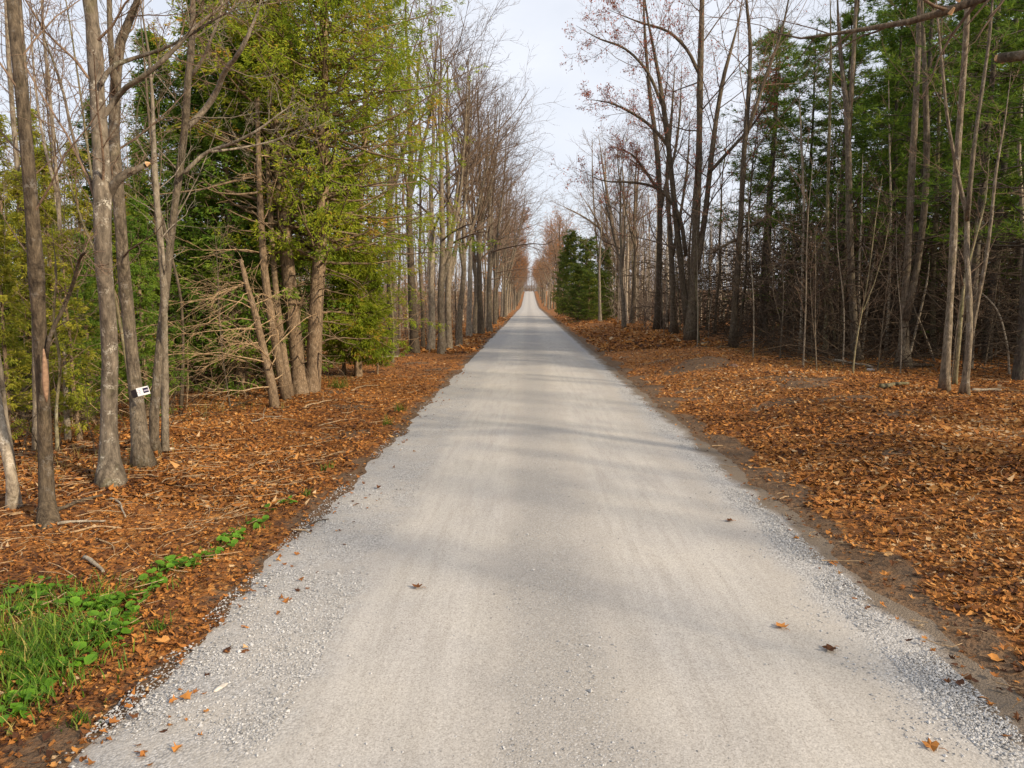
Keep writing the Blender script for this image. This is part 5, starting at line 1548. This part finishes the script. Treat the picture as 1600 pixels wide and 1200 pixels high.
def lone_leaf(u, v, label, tint, size, rz):
    rng = np.random.default_rng(int(u + v))
    g = Geo()
    sh = np.concatenate([[[0, 0]], LOBES])
    V = np.zeros((13, 3)); V[:, :2] = sh * size * (1 + 0.08 * rng.normal(size=(13, 1)))
    V[:, 2] = 0.25 * np.abs(V[:, 0]) + 1.6 * V[:, 1] ** 2 / size * 0.35 + rng.normal(0, 0.006, 13) + 0.008
    g.add(V, np.array([[0, i + 1, (i + 1) % 12 + 1] for i in range(12)]), tint)
    g.tubes(np.array([[0, -0.5 * size, 0.012], [0.006, -0.8 * size, 0.02], [0.0, -1.05 * size, 0.012]]), np.array([0.003, 0.0025, 0.002]), 4)
    o = g.build('fallen_leaf', M_litter, None, False)
    b = G(u, v)
    for _ in range(3):
        b[2] = float(road_surface_z(b[0], b[1])) if -3.0 < b[0] < 3.9 else float(ground_z(b[0], b[1])) + 0.05
        d = ray(u, v); t = (b[2] - CH) / d[2]; b = CAM + d * t
    o.location = tuple(b + np.array([0, 0, 0.006])); o.rotation_euler = (0, 0, rz)
    tag(o, label, 'leaf', 'single leaves lying on the road')
lone_leaf(652, 919, 'curled red brown leaf on the left wheel track', 0.25, 0.10, 1.2)
lone_leaf(1220, 981, 'flat orange leaf on the right wheel track', 0.62, 0.11, 0.4)
lone_leaf(1295, 1017, 'dark red curled leaf near the right gravel strip', 0.08, 0.11, 2.0)
lone_leaf(1453, 1168, 'tan orange leaf lowest on the road', 0.6, 0.10, 0.9)
lone_leaf(1139, 815, 'small dark leaf furthest up the right wheel track', 0.1, 0.09, 1.4)
lone_leaf(256, 1005, 'star shaped orange leaf at the left gravel edge', 0.8, 0.13, 2.6)
lone_leaf(1382, 900, 'orange leaf stuck in the tyre marked dirt', 0.7, 0.11, 2.1)

def stone(u, v, label, size, col, flat=0.4, seed=1, name='stone', cat='stone'):
    rng = np.random.default_rng(seed)
    b = G(u, v)
    if -3.0 < b[0] < 3.9: b[2] = float(road_surface_z(b[0], b[1]))
    import bmesh
    bm = bmesh.new()
    bmesh.ops.create_icosphere(bm, subdivisions=2, radius=1.0)
    k = rng.random(6) * 6
    for w in bm.verts:
        n = 1 + 0.16 * math.sin(3 * w.co.x + k[0]) * math.cos(2.7 * w.co.y + k[1]) + 0.10 * math.sin(5 * w.co.z + 4 * w.co.x + k[2])
        w.co = Vector((w.co.x * size[0] * n, w.co.y * size[1] * n, max(w.co.z, -0.4) * size[2] * n))
    me = bpy.data.meshes.new(name); bm.to_mesh(me); bm.free()
    me.materials.append(plain('stone_%d' % seed, col, 0.9, 0.25, 14))
    o = bpy.data.objects.new(name, me); COL.objects.link(o)
    o.location = (b[0], b[1], b[2] + size[2] * 0.25); o.rotation_euler = (0, 0, rng.random() * 6)
    tag(o, label, cat)
    return o
o = stone(345, 1080, 'flat pale stone chip lying on the left gravel shoulder', (0.022, 0.075, 0.014), (0.46, 0.42, 0.37), seed=2); o.rotation_euler = (0, 0, -0.35)
stone(1147, 573, 'brown stone on the right bank below the lone dark maple', (0.16, 0.12, 0.09), (0.17, 0.10, 0.07), seed=3)
stone(1235, 584, 'pale stone on the leaves below the thin sapling pole', (0.13, 0.10, 0.06), (0.42, 0.34, 0.26), seed=4)
stone(483, 826, 'dark little stone by the twig debris on left shoulder', (0.03, 0.03, 0.022), (0.10, 0.09, 0.085), seed=5)
stone(268, 703, 'pale stone in the leaves at the foot of the twin stems', (0.07, 0.05, 0.04), (0.45, 0.36, 0.26), seed=6)
stone(1360, 579, 'pale grey stone at the end of the pale fallen log', (0.16, 0.10, 0.07), (0.38, 0.35, 0.32), seed=7)

# small white marker post by the far evergreen clump
b = G(925, 500)
pr = thing('marker_post', b, 'small white marker post beside the far evergreen clump', 'post')
g = Geo(); g.tubes(np.array([[0, 0, -0.1], [0, 0, 0.5], [0, 0, 0.98]]), np.array([0.09, 0.085, 0.085]), 8, True); g.build('post_shaft', plain('post_white', (0.66, 0.64, 0.6), 0.6, 0.1), pr)
g = Geo(); g.tubes(np.array([[0, 0, 0.98], [0, 0, 1.05], [0, 0, 1.09]]), np.array([0.10, 0.10, 0.05]), 8, True); g.build('post_cap', plain('post_cap_grey', (0.3, 0.29, 0.28), 0.6), pr)

LAND = [(-80, 'the left picture edge'), (68, 'the scarred trunk'), (165, 'the mottled trunk'), (205, 'the sign tree'), (255, 'the twin stems'), (478, 'the thick cedar trunks'), (618, 'the broad roadside maple'), (695, 'the close trunk pair'), (752, 'the dark midway maple'), (826, 'the road'),
        (900, 'the evergreen clump'), (968, 'the gnarled tree'), (1029, 'the straight maple'), (1080, 'the forked maple'), (1146, 'the lone dark maple'), (1290, 'the mossy pole'), (1332, 'the forked trunk'), (1413, 'the V trunk'), (1480, 'the tan trunk'), (1510, 'the Y trunk'), (1690, 'the right picture edge')]
RANK = ['thickest', 'second thickest', 'third thickest', 'fourth thickest']
NOUN = {'pines deep in the right wood': 'dark background pine', 'slender trees in the right wood': 'slender bare background tree', 'slender trees in the left wood': 'slender bare background tree',
        'saplings in the left wood': 'thin background sapling', 'saplings in the right wood': 'thin background sapling', 'cedars deep in the left wood': 'deep set yellow green cedar'}
bins = {}
for o in list(COL.objects):
    if o.get('group') in NOUN and o.location.z > -100:
        u, v = project(np.array(o.location) + np.array([0, 0, 1.5]))
        k = max(i for i in range(len(LAND) - 1) if LAND[i][0] <= max(u, -80))
        bins.setdefault((o['group'], k), []).append((-o.scale[0] / o.location.y, o))
for (gname, k), lst in bins.items():
    lst.sort(key=lambda q: q[0])
    for i, (_, o) in enumerate(lst):
        r = '' if len(lst) == 1 else (RANK[i] + ' ' if i < 4 else 'small ')
        o['label'] = f'{r}{NOUN[gname]} between {LAND[k][1]} and {LAND[k + 1][1]}'

# the source trees are not part of the place: drop them once they have been copied
for p in protos_made:
    for ch in list(p.children):
        for gch in list(ch.children):
            bpy.data.objects.remove(gch)
        bpy.data.objects.remove(ch)
    bpy.data.objects.remove(p)
